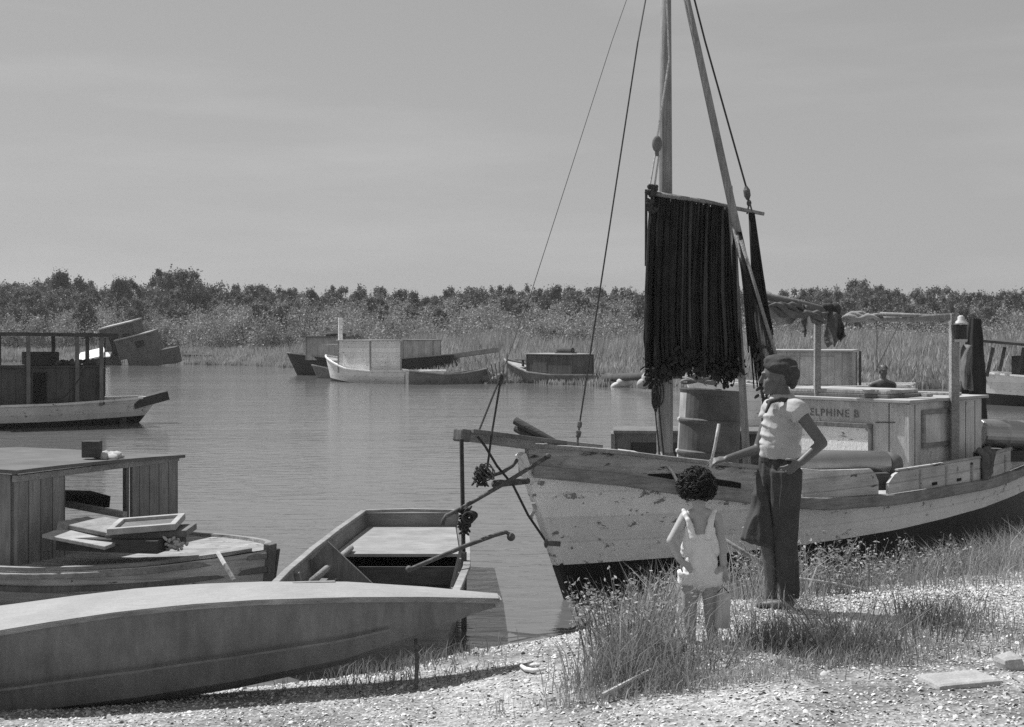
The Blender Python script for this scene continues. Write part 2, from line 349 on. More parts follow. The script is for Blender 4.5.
# ------------------------------------------------------------------ trees and thicket
def leafcloud(lobes, per, size, r, flat=.8):
    out = []
    for (c, rad) in lobes:
        d = r.normal(size=(per,3)); d /= np.linalg.norm(d, axis=1)[:,None]; rr = np.abs(r.normal(.62,.34,(per,1)))
        p = np.array(c)+d*rr*np.array(rad); out.append(p)
    p = np.concatenate(out); n = len(p)
    a = r.normal(size=(n,3)); a /= np.linalg.norm(a, axis=1)[:,None]; b_ = r.normal(size=(n,3)); b_ -= a*(a*b_).sum(1)[:,None]; b_ /= np.linalg.norm(b_, axis=1)[:,None]
    s = r.uniform(.5,1.2,(n,1))*size
    v = np.stack([p-a*s*.8, p+b_*s*.45, p+a*s*.8, p-b_*s*.45], 1).reshape(-1,3); return v, np.arange(n*4)
def tree_proto(k, seed, style):
    r = np.random.default_rng(seed); lobes = []
    H = 1.0; nl = 24 if style < 2 else 16
    for i in range(70):
        t = r.uniform(0,1)**1.15; hh = .16+.76*t
        wid = (.34 if style == 0 else .24 if style == 1 else .42)*math.sin(math.pi*min(1,max(.12,(1.02-t*.85))))**.7
        an = r.uniform(0,6.28); q = wid*r.uniform(.1,.85)**.8*(1+.25*math.sin(an*2+seed))
        s = r.uniform(.045,.10)*(1.15-.5*t); lobes.append(((math.cos(an)*q, math.sin(an)*q, hh), (s, s, s*r.uniform(1.0,1.9))))
    v, f = leafcloud([((c[0]*8,c[1]*8,c[2]*8), tuple(8*x for x in s)) for c, s in lobes], 170, .17, r)
    crown = np_mesh('crown', v, f, 4, ['tree_leaf' if k % 3 else 'tree_leaf_pale'])
    b = MB(); b.tube([(0,0,-.5),(.1,0,1.5),(0,.1,4),(.1,0,6.6)], [.17,.14,.10,.03], 7)
    for i in range(7):
        c = lobes[i][0]; z0 = 8*c[2]*.55; b.tube([(0.05,0,z0),(c[0]*4,c[1]*4,z0+.6),(c[0]*8,c[1]*8,c[2]*8)], [.07,.05,.02], 5)
    me = bpy.data.meshes.new('trunk'); me.from_pydata(b.v, [], b.f); me.materials.append(M['bark']); return crown, me
protos = [tree_proto(k, 40+k, k % 3) for k in range(7)]
TOP = [(-60,284),(0,284),(30,280),(58,275),(90,283),(120,281),(150,284),(185,270),(205,288),(225,292),(255,283),(300,292),(360,287),(400,294),(440,291),(475,286),(510,287),(560,290),(640,289),(700,290),(765,289),(800,293),(850,284),(875,282),(900,292),(955,287),(985,294),(1090,290)]
G = 'trees along the far tree line'
TL = {0:'bushy grey tree in the far tree line beyond the marsh', 1:'slim dark tree rising in the far tree line beyond the marsh', 2:'broad crowned tree in the far tree line beyond the marsh'}
def place_tree(px, top, Y, k, label=None, sc_=1.):
    z = CZ+(HZ-top)*Y/F; s = z/7.6; x = (px-512)*Y/F
    t = thing('tree', label or TL[k % 3], 'tree', (x, Y, .2), (0,0,random.uniform(0,6.28)), G)
    t.scale = (s*sc_, s*sc_, s); c, tr = protos[k]
    for me_ in (c, tr):
        o = bpy.data.objects.new(me_.name, me_); COL.objects.link(o); o.parent = t
px = -75; i = 0
while px < 1100:
    top = interp(px, TOP)+random.uniform(-1,9)
    place_tree(px, top, random.uniform(138,165), random.randrange(7)); px += random.uniform(6,12); i += 1
px = -70
while px < 1090:
    if random.random() < (.6 if px < 300 else .5): place_tree(px, interp(px, TOP)+random.uniform(8,24), random.uniform(112,134), random.randrange(7))
    px += random.uniform(9,18)
place_tree(185, 270, 136, 2, 'tallest broad dark tree on the left part of the tree line', 1.1)
place_tree(58, 275, 138, 1, 'tall narrow dark tree near the left end of the tree line')
r = np.random.default_rng(5); lob = []
for i in range(900):
    Y = r.uniform(99,134); px = r.uniform(-90,1110); x = (px-512)*Y/F
    if Y < interp(x, FS)+ 12: Y = interp(x, FS)+12+r.uniform(0,12)
    x = (px-512)*Y/F
    zt = r.uniform(.7,1.08)*(1.8+ (Y-96)*.085+ (.8 if 220 < px < 640 else 0)); s = r.uniform(.6,1.4)
    lob.append(((x, Y, zt-s*.8), (s*1.1, s, s*1.1)))
    lob.append(((x+r.uniform(-1,1), Y, zt*.45), (s*1.5, s, zt*.4)))
v, f = leafcloud(lob, 260, .135, r)
tag(link(np_mesh('thicket', v, f, 4, ['thicket_leaf'])), 'low willow thicket filling the ground in front of the far trees', 'thicket', kind='stuff')
# ------------------------------------------------------------------ generic hull
def hull(b, L, half, zs, zk, stem, ts, nu=26, mi=lambda u, t: 0, transom=True, thick=0, tmi=0):
    """bow at x=0, stern at +L, local coordinates"""
    n = nu+1
    def pt(u, t, sd, off=0):
        z = zk(u)+(zs(u)-zk(u))*t; x = stem(z)*(1-u)+L*u; y = max(0, half(u, t)-off); return (x, sd*y, z)
    for sd in (-1, 1):
        vs = [pt(i/nu, t, sd) for t in ts for i in range(n)]
        for k in range(len(ts)-1):
            fs = [(k*n+i, k*n+i+1, (k+1)*n+i+1, (k+1)*n+i) for i in range(nu)]
            o = len(b.v); b.add(vs[k*n:(k+2)*n], [(i, i+1, n+i+1, n+i) for i in range(nu)], mi(.5, (ts[k]+ts[k+1])/2))
        if thick:
            tt = [t for t in ts if t > .3]; vs = [(p[0]+(thick if i == 0 else -thick if i == nu else 0), p[1], p[2]) for t in tt for i in range(n) for p in [pt(i/nu, t, sd, thick)]]
            for k in range(len(tt)-1): b.add(vs[k*n:(k+2)*n], [(i, n+i, n+i+1, i+1) for i in range(nu)], tmi)
    if transom:
        for k in range(len(ts)-1):
            a, c = pt(1, ts[k], -1), pt(1, ts[k], 1); d, e = pt(1, ts[k+1], 1), pt(1, ts[k+1], -1); b.add([a,c,d,e], [(0,1,2,3)], mi(1, (ts[k]+ts[k+1])/2))
            if thick and ts[k] > .3: b.add([(p[0]-thick, p[1], p[2]) for p in (a,c,d,e)], [(3,2,1,0)], tmi)
    return pt
def deckmesh(b, pt, L, zf, nu=26, inset=.01, u0=.0, u1=1., t=1, mi=0):
    vs = []
    for i in range(nu+1):
        u = u0+(u1-u0)*i/nu; p = pt(u, t, 1); y = max(0, p[1]-inset); vs += [(p[0], -y, zf(u)), (p[0], y, zf(u))]
    b.add(vs, [(2*i, 2*i+1, 2*i+3, 2*i+2) for i in range(nu)], mi)
# ------------------------------------------------------------------ the lugger
BX, BY = .48, 11.2; A45 = R(45)
lug = thing('fishing_boat', 'large white wooden fishing boat with black bottom and mast at the shell bank', 'boat', (BX,BY,0), (0,0,A45))
LM = MW[lug.name]; LI = LM.inverted()
def loc(w): return LI @ Vector(w)
def wor(s, p, z): return LM @ Vector((s, -p, z))
Bt = [(-.55,0),(-.3,.20),(.1,.44),(.5,.66),(.9,.83),(1.5,1.02),(2.2,1.14),(3.1,1.21),(4,1.21),(5,1.15),(6,1.0),(7.2,.78)]
ZS = [(-.55,1.12),(.1,1.03),(.5,.95),(.9,.88),(1.5,.78),(2.05,.715),(3.1,.675),(4.2,.665),(5.4,.65),(7.2,.70)]
Lb = 7.2
stemf = lambda z: -.455*z if z > 0 else .6*-z*.5
zs_ = lambda u: interp(-.52*(1-u)+Lb*u, ZS)
def half_(u, t):
    s = -.52*(1-u)+Lb*u; B = interp(s, Bt); z = -.4+(zs_(u)+.4)*t
    wl = .60+.32*min(1, u/.45)
    if z < 0: return B*(.04+(wl-.04)*((z+.4)/.4)**.6)
    return B*(wl+(1-wl)*(z/max(.1,zs_(u)))**.8)
b = MB(); NU = 60
tsl = [0,.08,.16,.26]
def hullmain():
    # rows at fixed heights for the paint line
    n = NU+1; rows = []
    zr = [lambda u: -.4, lambda u: -.25, lambda u: -.1, lambda u: 0, lambda u: .15, lambda u: .30+.13*u]
    def mk(k): return lambda u: .30+.13*u+(zs_(u)-.30-.13*u)*k/7
    zr += [mk(k) for k in range(1,8)]
    for sd in (-1,1):
        for k in range(len(zr)-1):
            vs = []
            for zf in (zr[k], zr[k+1]):
                for i in range(n):
                    u = (i/NU)**1.3; z = zf(u); t = (z+.4)/(zs_(u)+.4); vs.append((stemf(z)*(1-u)+Lb*u, sd*half_(u, t), z))
            b.add(vs, [(i,i+1,n+i+1,n+i) for i in range(NU)], 1 if k < 5 else 0)
    for k in range(len(zr)-1):
        z0, z1 = zr[k](1), zr[k+1](1); h0, h1 = half_(1,(z0+.4)/(zs_(1)+.4)), half_(1,(z1+.4)/(zs_(1)+.4))
        b.add([(Lb,-h0,z0),(Lb,h0,z0),(Lb,h1,z1),(Lb,-h1,z1)], [(0,1,2,3)], 1 if k < 5 else 0)
hullmain()
H = b.build('hull', ['hull_white_paint','bottom_paint'], lug, smooth=True, local=True)
def rp(s, off=0, dz=0, sd=-1):
    u = max(0, (s+.52)/(Lb+.52)); z = interp(s, ZS); return Vector((max(s, stemf(z)), sd*(interp(s, Bt)+off), z+dz))
S = [-.5+i*.1 for i in range(78)]
for sd in (-1,1):
    b = MB(); b.sweep([rp(s, .02, -.065, sd) for s in S], .07, .10); b.build('rub_rail', 'rub_rail_paint', lug, local=True, bevel=.012)
# stem post
b = MB(); b.beam((stemf(1.22)-.03,0,1.24),(stemf(.31)-.012,0,.31),.08,.06,(1,0,0)); b.beam((stemf(.31)-.012,0,.31),(stemf(0)-.01,0,0),.08,.06,(1,0,0), mi=1); b.beam((stemf(0)-.01,0,0),(.12,0,-.4),.09,.07,(1,0,0), mi=1)
b.build('stem', ['hull_white_paint','bottom_paint'], lug, local=True, bevel=.01)
# bulwarks
TB = [(-.5,.175),(.1,.19),(.9,.22),(1.3,.235),(1.7,.23),(2.05,.225)]
b = MB()
for sd in (-1,1):
    ss = [s for s in S if s <= 1.8]; b.sweep([rp(s, -.03, .036, sd) for s in ss], .035, [interp(s, TB)-.036 for s in ss])
b.build('bow_bulwark', 'bulwark_paint', lug, local=True)
b = MB()
for sd in (-1,1):
    ss = [s for s in S if s <= 1.8]; b.sweep([rp(s, -.03, interp(s, TB)+.001, sd) for s in ss], .085, .035)
b.build('cap_rail', 'weathered_wood', lug, local=True, bevel=.008)
for sd in (-1,1):
    b = MB(); ss = [1.82+.06*i for i in range(19)]; hh = [.245-.01*(s-2.06) for s in ss]; hh[-1] = .12; hh[-2] = .2
    b.sweep([rp(s, -.03, .038, sd) for s in ss], .03, hh)
    b.build('side_board', 'bulwark_white', lug, local=True, bevel=.006)
b = MB()
for sd in (-1,1):
    ss = [3.04+.1*i for i in range(42)]; hh = [.10, .175]+[.195+.012*(s-3) for s in ss[2:]]
    b.sweep([rp(s, -.02, .038, sd) for s in ss], .03, hh)
b.build('stern_bulwark', 'bulwark_white', lug, local=True)
b = MB()
for sd in (-1,1):
    ss = [3.2+.1*i for i in range(40)]; b.sweep([rp(s, -.02, .038+.195+.012*(s-3)+.001, sd) for s in ss], .045, .022)
b.build('stern_cap_rail', 'bulwark_paint', lug, local=True, bevel=.008)
for s in (3.62,4.15,4.75,5.3,5.8):
    for sd in (-1,1):
        b = MB(); p = rp(s, -.002, .04, sd); b.box(p+Vector((0,0,.095)), (.035,.022,.185)); b.build('bulwark_stanchion', 'bulwark_paint', lug, local=True)
for s in (3.9,4.45,5.05): b = MB(); b.box(rp(s,-.003,.075), (.10,.01,.028), (0,0,R(4))); b.build('scupper', 'opening_dark', lug, local=True)
b = MB(); pth = [rp(.33+.09*i, -.009, .055) for i in range(10)]
b.sweep(pth, .012, [.012,.03,.045,.05,.055,.055,.055,.05,.05,.045])
b.build('scupper', 'opening_dark', lug, local=True)
# deck
b = MB(); vs = []
for s in S: p = rp(max(s,-.45)); vs += [(p.x, -abs(p.y)+.03, p.z+.0), (p.x, abs(p.y)-.03, p.z+.0)]
b.add(vs, [(2*i,2*i+1,2*i+3,2*i+2) for i in range(len(S)-1)]); b.build('deck', 'pale_deck', lug, local=True)
# bowsprit
b = MB(); b.beam((-1.22,.02,1.42),(.35,.0,1.20),.10,.085,w1=.12,h1=.12); b.box((-1.2,.02,1.418),(.10,.11,.10),(0,R(8),0), mi=1)
b.build('bowsprit', ['weathered_wood','mid_wood'], lug, local=True, bevel=.014)
b = MB(); b.beam(P(472,431,10.35), P(566,443,10.95), .045, .035); b.beam(P(543,447,10.9), P(566,450,11.05), .1,.09)
b.build('bow_plank', 'mid_wood', lug, bevel=.006)
# mast
mb_ = P(665,462,12.08); mt = P(666,-112,12.08)
b = MB(); b.tube([mb_-Vector((0,0,.3)), mb_.lerp(mt,.3), mb_.lerp(mt,.6), mt], [.072,.067,.056,.04], 16); mast = b.build('mast', 'pole_wood', lug, smooth=True)
b = MB(); b.lathe(P(665,455,12.08)-Vector((0,0,.1)), P(665,455,12.08)+Vector((0,0,.02)), [(0,.1),(.6,.1),(1,.075)], 14); b.build('mast_collar','mid_wood',mast)
# cleat lump with coiled halyard on the left of the mast
b = MB()
for i in range(12):
    c = P(656+random.uniform(-2,2),397+random.uniform(-5,5),11.98); k = random.uniform(-.03,.03); q_ = random.uniform(.008,.03); b.tube([c+Vector((math.sin(t)*q_+k, -.02+k, math.cos(t)*(.09+.03*math.sin(i)))) for t in np.linspace(0,6.28,14)], .0065, 5)
for d in (0,4): b.tube(sag(P(654+d,395,11.98), P(660+d,458,11.95), .02), .008, 5)
b.build('coiled_halyard', 'rope_dark', mast)
b = MB(); b.tube([P(657,398,11.97), P(658,458,11.97)], .010, 6); b.tube(sag(P(661,452,11.9),P(664,462,11.85),.0),.01,5); b.build('mast_rope', 'rope_pale', mast)
# boom A leaning from the masthead, staff B, small poles
b = MB(); b.tube([P(673,-62,12.0), P(697,45,11.9), P(735,220,11.72), P(774,392,11.62)], [.027,.031,.036,.036], 12); boomA = b.build('boom', 'pole_wood', lug, smooth=True)
b = MB(); b.tube([P(729.5,186,11.78), P(739,330,11.8), P(748,482,11.85)], [.026,.030,.036], 10); b.build('staff', 'pole_wood', lug, smooth=True)
b = MB()
for a, c in (((737,235,11.66),(763,398,11.7)),((741,240,11.62),(781,372,11.62)),((733,226,11.7),(757,330,11.72))): b.tube([P(*a),P(*c)], .016, 7)
b.build('thin_pole', 'weathered_wood', lug, smooth=True)
# rigging
for nm, pts, rr in (('forestay', [mt, P(612,41,11.6), P(532,290,10.95), P(501,376,10.65)], .0032),
                    ('shroud', [mt, P(638,41,11.5), P(580,421,11.15)], .0075),
                    ('lift_wire', [mt, P(705,41,12.0), P(747,190,11.9)], .009)):
    b = MB(); b.tube(pts, rr, 6); o = b.build(nm, 'wire', lug)
    if nm == 'shroud':
        q = MB(); q.lathe(P(580,421,11.15), P(578,437,11.12), [(0,.008),(.1,.02),(.35,.02),(.45,.009),(.6,.009),(.65,.024),(1,.02)], 8); q.tube([P(578,437,11.12),P(577,449,11.1)],.01,6); q.build('turnbuckle','iron',o)
    if nm == 'forestay':
        q = MB(); q.ell(P(501,378,10.65),(.02,.02,.035)); q.ell(P(500,384,10.65),(.014,.014,.02))
        q.tube([P(500,378,10.65), P(478,433,10.4)], .008, 5); q.tube([P(501,378,10.65), P(492,432,10.45), P(487,470,10.4)], .009, 5)
        q.build('deadeye_lanyard','rope_dark',o)
    if nm == 'lift_wire':
        q = MB(); q.lathe(P(746,186,11.9), P(748,200,11.9), [(0,.01),(.3,.03),(.7,.03),(1,.012)], 8); q.ell(P(749,203,11.9),(.022,.012,.03))
        q.tube([P(749,204,11.9),P(747,214,11.9)],.008,5); q.tube([P(750,204,11.9),P(753,215,11.9)],.008,5); q.build('pulley_block','iron',o)
b = MB(); b.ell(P(657,144,11.95),(.045,.03,.075)); b.ell(P(657,153,11.95),(.02,.02,.03)); pb = b.build('pulley_block','mid_wood',lug,smooth=True)
b = MB(); b.tube([mt+Vector((-.04,-.05,0)), P(669,60,11.97), P(657,138,11.95)], .009, 5); b.tube([P(655,155,11.95), P(649,190,11.85)], .009, 5); b.tube([P(659,155,11.95), P(654,190,11.85)], .009, 5); b.build('halyard','rope_pale',pb)
b = MB(); b.tube([P(478,437,10.36), P(485,446,10.4), P(497,466,10.5), P(513,485,10.6), P(528,515,10.7), P(545,540,10.85)], .010, 7); o = b.build('bobstay','rope_dark',lug,smooth=True)
b = MB(); b.ell(P(546,543,10.84),(.018,.018,.04)); b.beam(P(546,543,10.84), P(560,544,10.9), .02,.04); b.build('stem_fitting','iron',lug)
b = MB(); b.grid(lambda u, v: P(531+4*u+2*math.sin(v*5), 503+16*v, 10.75)+Vector((0,.01*math.sin(v*9),0)), 3, 6); b.build('frayed_rag','canvas_pale',lug,solid=.01)
# cabin
cf, ca, ch, cz0, cz1 = 4.04, 5.62, .85, .66, 1.50
cab = MB(); cab.box(((cf+ca)/2,0,(cz0+cz1)/2),(ca-cf,2*ch,cz1-cz0)); cabin = cab.build('cabin','cabin_paint',lug,local=True,bevel=.006)
b = MB(); b.box(((cf+ca)/2+.01,0,cz1+.018),(ca-cf+.12,2*ch+.10,.032)); b.build('roof','roof_canvas',cabin,local=True,bevel=.006)
b = MB()
for y in (-ch-.002,ch+.002): b.box((cf-.004,y,(cz0+cz1)/2-.005),(.05,.045,cz1-cz0-.02))
for y, w in ((-.64,.007),): b.box((cf-.0035,y,(cz0+cz1)/2),(.004,w,cz1-cz0-.02), mi=1)
b.box((4.17,-ch-.002,1.08),(.006,.004,.8), mi=1); b.box((5.25,-ch-.002,1.08),(.006,.004,.8), mi=1); b.box((5.46,-ch-.002,1.08),(.006,.004,.8), mi=1)
b.box((cf-.005,-.60,1.30),(.006,.22,.008), (R(-2),0,0), mi=1)
b.build('corner_trim',['cabin_paint','dark_wood'],cabin,local=True)
def frame(mb, plane, a0, a1, z0, z1, fixed, w=.045, d=.03, out=-1):
    # plane 'f': front face x=fixed, a = local y ; 's': side y=fixed, a = x
    for (ca_, cz_, wa, wz) in (((a0+a1)/2, z1, a1-a0+w, w), ((a0+a1)/2, z0, a1-a0+w, w), (a0,(z0+z1)/2,w,z1-z0-w-.004), (a1,(z0+z1)/2,w,z1-z0-w-.004)):
        c = (fixed+out*d/2, ca_, cz_) if plane == 'f' else (ca_, fixed+out*d/2, cz_)
        mb.box(c, (d, wa, wz) if plane == 'f' else (wa, d, wz))
b = MB(); frame(b,'f',-.44,.5,.86,1.255,cf-.002); w1 = b.build('window_frame','mid_wood',cabin,local=True,bevel=.005)
b = MB(); b.box((cf-.006,.03,1.06),(.008,.88,.34)); b.build('shutter_panel','hull_white_paint',w1,local=True)
b = MB(); frame(b,'s',4.32,4.97,1.06,1.40,-ch-.002); w2 = b.build('window_frame','rub_rail_paint',cabin,local=True,bevel=.005)
b = MB(); b.box((4.645,-ch-.006,1.23),(.60,.008,.29)); b.build('shutter_panel','cabin_paint',w2,local=True)
# name lettering
def text(s, size, Mx, name, matn, parent, ext=.002, spacing=1.):
    cu = bpy.data.curves.new(name,'FONT'); cu.body = s; cu.size = size; cu.extrude = ext; cu.space_character = spacing; cu.offset = .0005
    o = bpy.data.objects.new(name, cu); COL.objects.link(o); dg = bpy.context.evaluated_depsgraph_get()
    me = bpy.data.meshes.new_from_object(o.evaluated_get(dg)); bpy.data.objects.remove(o); me.transform(Mx); me.materials.clear(); me.materials.append(M[matn])
    q = bpy.data.objects.new(name, me); COL.objects.link(q); q.parent = parent; MW[q.name] = MW[parent.name]; return q
text('DELPHINE B', .108, Matrix.Translation(Vector((cf-.004,.375,1.335))) @ Matrix.Rotation(R(-90),4,'Z') @ Matrix.Rotation(R(90),4,'X'), 'lettering', 'lettering_paint', cabin, spacing=1.2)
# posts
b = MB(); p0 = P(817,392,14.33); b.beam(Vector((p0.x,p0.y,1.3)), P(817.5,322,14.33), .075,.065, (1,0,0)); b.build('forward_post','weathered_wood',lug,bevel=.006)
b = MB(); b.beam(wor(4.84,.93,.72), wor(4.84,.93,2.40), .095,.085,(1,0,0)); b.beam(wor(4.93,.90,.72), wor(4.93,.90,2.30), .03,.03,(1,0,0)); b.build('aft_post','weathered_wood',lug,bevel=.008)
b = MB(); b.tube([P(764,296,13.9), P(806,306,14.15), P(846,317,14.28)], [.042,.05,.045], 12); b.build('spar','mid_wood',lug,smooth=True)
b = MB(); b.tube([P(838,318,14.25), P(900,319,14.1), P(950,317,13.88)], [.03,.032,.04], 10); b.tube([P(880,314,14.1), P(945,317,13.95)], .022, 8); b.build('spar','pole_wood',lug,smooth=True)
b = MB(); b.tube([P(877,318,14.1),P(877,372,14.3)], .004, 4); b.tube([P(873,376,14.3),P(900,322,14.1)], .003, 4); b.build('spar_lashing','rope_dark',lug)
# ice box on the foredeck behind the mast
ib = thing('deck_box','low dark wooden deck box with a long slot behind the mast','box',(1.72,13.45,.78),(0,0,R(-4)))
b = MB(); x0, x1, z0, z1 = -.70,.78,0,.44
b.box((0.04,.28,.22),(1.46,.5,.40)); b.build('box_body','dark_wood',ib,local=True,bevel=.006)
b = MB(); b.box((0.04,.24,.44),(1.5,.66,.03), (0,0,0)); b.build('lid','mid_wood',ib,local=True,bevel=.005)
b = MB()
b.box((-.715,.18,.22),(.04,.5,.40)); b.box((-.1,.015,.375),(1.2,.03,.09)); b.box((-.1,.015,.10),(1.2,.03,.17)); b.box((-.62,.012,.24),(.16,.035,.40))
b.build('side_plank','mid_wood',ib,local=True,bevel=.004)
# ------------------------------------------------------------------ things on the lugger
dr = thing('oil_drum','dented dark steel oil drum standing on the foredeck beside the mast','drum',(1.80,12.55,.79),(R(0),R(3.5),R(20)))
b = MB(); pr = [(0,.285),(.015,.295),(.04,.285)]
for c in (.34,.67): pr += [(c-.025,.285),(c-.01,.300),(c+.01,.300),(c+.025,.285)]
pr += [(.95,.285),(.985,.297),(.998,.297),(1,.285),(.985,.278),(.982,.01)]
b.lathe((0,0,0),(0,0,.89),pr,36)
for i, f_ in enumerate(b.f):
    c = sum((Vector(b.v[k]) for k in f_), Vector())/len(f_); a = math.degrees(math.atan2(c.y, c.x))
    if len(f_) == 4 and c.z < .86 and (150 < (a+360)%360 < (188 if c.z > .62 else 168)): b.m[i] = 1  # left strip coloured paler, standing in for sunlight on that side
b.build('drum_shell',['drum_steel','drum_sunlit'],dr,local=True,smooth=False,bevel=.002)
b = MB(); b.lathe((0.12,.1,.875),(0.12,.1,.895),[(0,.04),(1,.035)],12); b.build('bung','iron',dr,local=True)
b = MB(); c0 = dr.location+Vector((-.02,0,.90))
for k in range(6): b.tube([P(700,381,12.5)+Vector((math.cos(t)*(.17-.01*k)+.01*math.sin(k*3), math.sin(t)*.12, .015+.018*k+.02*math.sin(t*2+k)-.02)) for t in np.linspace(0,6.28,26)], .012, 6)
tag(b.build('rope_coil','weathered_wood',origin=(1.75,12.5,1.68),smooth=True),'pale rope coil lying on top of the oil drum','rope coil')
tk = thing('storage_tank','shiny metal cylinder tank lying on deck in front of the cabin','tank', P(858,464,12.75))
b = MB(); b.lathe(P(792,463,12.55), P(886,464,12.85), [(0,.05),(0.004,.10),(.02,.125),(.98,.125),(.996,.11),(1,.05)], 28)
b.build('tank_shell','tank_metal',tk,smooth=True)
b = MB(); b.lathe(P(884,465,12.84), P(897,466,12.9), [(0,.124),(.5,.13),(.9,.11),(1,.04)], 24); b.build('end_cap','drum_steel',tk,smooth=True)
b = MB(); b.box(P(838,481,12.62),(.9,.30,.16),(0,0,R(12))); tag(b.build('wooden_crate','dark_wood',origin=P(838,481,12.62),bevel=.008),'dark wooden chock box under the shiny metal tank','crate')
st = thing('stern_barrel','pale metal barrel lying on its side on the stern deck','barrel', P(1003,434,14.9))
b = MB(); b.lathe(P(979,433,14.75), P(1052,436,14.95), [(0,.02),(0,.145),(.02,.155),(.3,.155),(.33,.162),(.36,.155),(.98,.155),(1,.145),(1,.02)], 26); b.build('barrel_shell','tank_metal',st,smooth=False,bevel=.002)
b = MB(); b.box(P(1010,455,14.9),(.8,.3,.12)); b.build('cradle','dark_wood',st)
# roof boards
def roofboard(name, s0, s1, p0, p1, z, th, m, label, rz=0, cat='board', tilt=0):
    c = wor((s0+s1)/2,(p0+p1)/2,z+th/2); b = MB(); b.box(c,(s1-s0,p1-p0,th),(0,tilt,A45+R(rz))); return tag(b.build(name,m,origin=c,bevel=.006),label,cat)
roofboard('hatch_cover',4.12,4.86,-.74,.58,cz1+.036,.035,'mid_wood','lower dark hatch cover lying flat on the cabin roof')
roofboard('hatch_cover',4.14,4.82,-.72,.54,cz1+.073,.04,'pale_deck','upper pale hatch cover stacked on the cabin roof',1.5)
roofboard('wooden_plank',4.95,5.04,-.8,.7,cz1+.036,.03,'weathered_wood','front narrow plank on the aft part of the cabin roof',-14)
roofboard('wooden_plank',5.18,5.30,-.7,.75,cz1+.036,.03,'pale_deck','wide pale plank nearest the aft edge of the cabin roof',8)
roofboard('wooden_plank',5.0,5.06,-.6,.6,cz1+.07,.028,'dark_wood','dark slat lying across the planks on the cabin roof',-35)
# lantern
ln = thing('lantern','black glass lantern with pale tin cap hanging on the aft post','lantern', P(961,338,13.85))
b = MB(); b.lathe(P(961,339,13.85),P(961,325,13.85),[(0,.062),(.05,.066),(.95,.066),(1,.06)],14); b.build('globe','lantern_glass',ln,smooth=False)
b = MB(); b.lathe(P(961,324.6,13.85),P(961,315,13.85),[(0,.075),(.2,.07),(.5,.035),(.8,.035),(1,.01)],14); b.lathe(P(961,342,13.85),P(961,339.3,13.85),[(0,.06),(1,.066)],14); b.build('tin_cap','lantern_tin',ln,smooth=True)
b = MB(); b.tube([P(961,315,13.85),P(959,312,13.85),P(954,314,13.9)],.006,5); b.build('hanger','wire',ln)
# dark tarpaulin pole bundle aft
tp = thing('folded_tarpaulin','tall dark tarpaulin rolled upright behind the cabin','tarpaulin', wor(5.95,.58,.7))
def tarp(u, v):
    z = v; a = u*6.283; rr = .05+.13*(1-v)**.8; rr *= 1+.18*math.sin(a*4+v*3)
    c = P(971+4*v,0,15.); return Vector((c.x+rr*math.cos(a)*1.0, 15.+rr*math.sin(a)*.7, .8+1.55*z))
b = MB(); b.grid(tarp, 40, 16); b.build('rolled_cloth','canvas_dark',tp,smooth=True,rough=.02,rscale=6)
b = MB(); b.grid(lambda u, v: P(963+10*u-2*math.sin(v*3),345+45*v,14.75)+Vector((0,.04*math.sin(u*7+v*4),0)), 14, 14); b.build('loose_fold','mid_wood',tp,smooth=True,solid=.01,rough=.02,rscale=9)
# canvas and rags lashed along the spar
def hang(name, pts_top, pts_bot, n, m, label, cat, amp=.05, fr=9, nv=10, org=None):
    b = MB()
    def fn(u, v):
        k = u*(len(pts_top)-1); i = min(int(k), len(pts_top)-2); t = k-i
        a = pts_top[i].lerp(pts_top[i+1], t); c = pts_bot[i].lerp(pts_bot[i+1], t); p = a.lerp(c, v)
        return p+Vector((amp*.3*math.sin(v*7+u*11)*v, amp*math.sin(u*fr+v*2.2)*(.3+v), amp*.3*math.sin(u*fr*1.7)*v))
    b.grid(fn, n, nv); o = b.build(name, m, origin=pts_top[0], smooth=True, solid=.008); return tag(o, label, cat)
hang('sail_cloth',[P(766,299,13.85),P(782,304,13.95),P(797,308,14.)],[P(767,318,13.85),P(784,326,13.95),P(800,319,14.)],20,'canvas','sagging grey sail cloth hung below the left end of the spar','sail',.05)
hang('sail_cloth',[P(800,308,14.),P(812,311,14.)],[P(802,322,14.),P(815,340,14.)],10,'canvas_pale','pointed sail corner hanging left of the forward post','sail',.05,7)
hang('hanging_rag',[P(827,310,14.15),P(840,314,14.15)],[P(828,348,14.15),P(846,338,14.15)],12,'cloth_rag','dark ragged cloth hanging right of the forward post','cloth',.09,8)
hang('hanging_rag',[P(803,304,14.0),P(809,306,14.0)],[P(803,333,14.),P(807,336,14.)],8,'cloth_rag','narrow dark cloth strip tied left of the forward post','cloth',.05,7)
b = MB()
for k in range(4):
    b.tube([P(842+i*5, 315.5+2*math.sin(i*1.3+k*2)+k*1.2-(i*.0), 14.12)+Vector((0,.03*math.cos(k*1.6),0)) for i in range(9)], [.012,.028,.036,.034,.036,.03,.026,.02,.01], 8)
b2_ = MB()
for k in range(4): b2_.tube([P(769+i*6, 301.5+i*1.5+3*math.sin(i*1.1+k*1.7)+k*2.2, 13.8+.03*i)+Vector((0,.03*math.cos(k*1.6),0)) for i in range(11)], [.010,.02,.032,.026,.035,.024,.030,.024,.028,.02,.010], 8)
tag(b2_.build('furled_sail','cloth_rag',origin=P(769,303,13.8),smooth=True,rough=.02,rscale=12),'grey canvas furled along the thick left end of the spar','sail')
tag(b.build('rolled_sail','canvas',origin=P(842,316,14.1),smooth=True,rough=.015,rscale=14),'pale canvas rolled and lashed along the middle of the spar','sail')
b = MB()
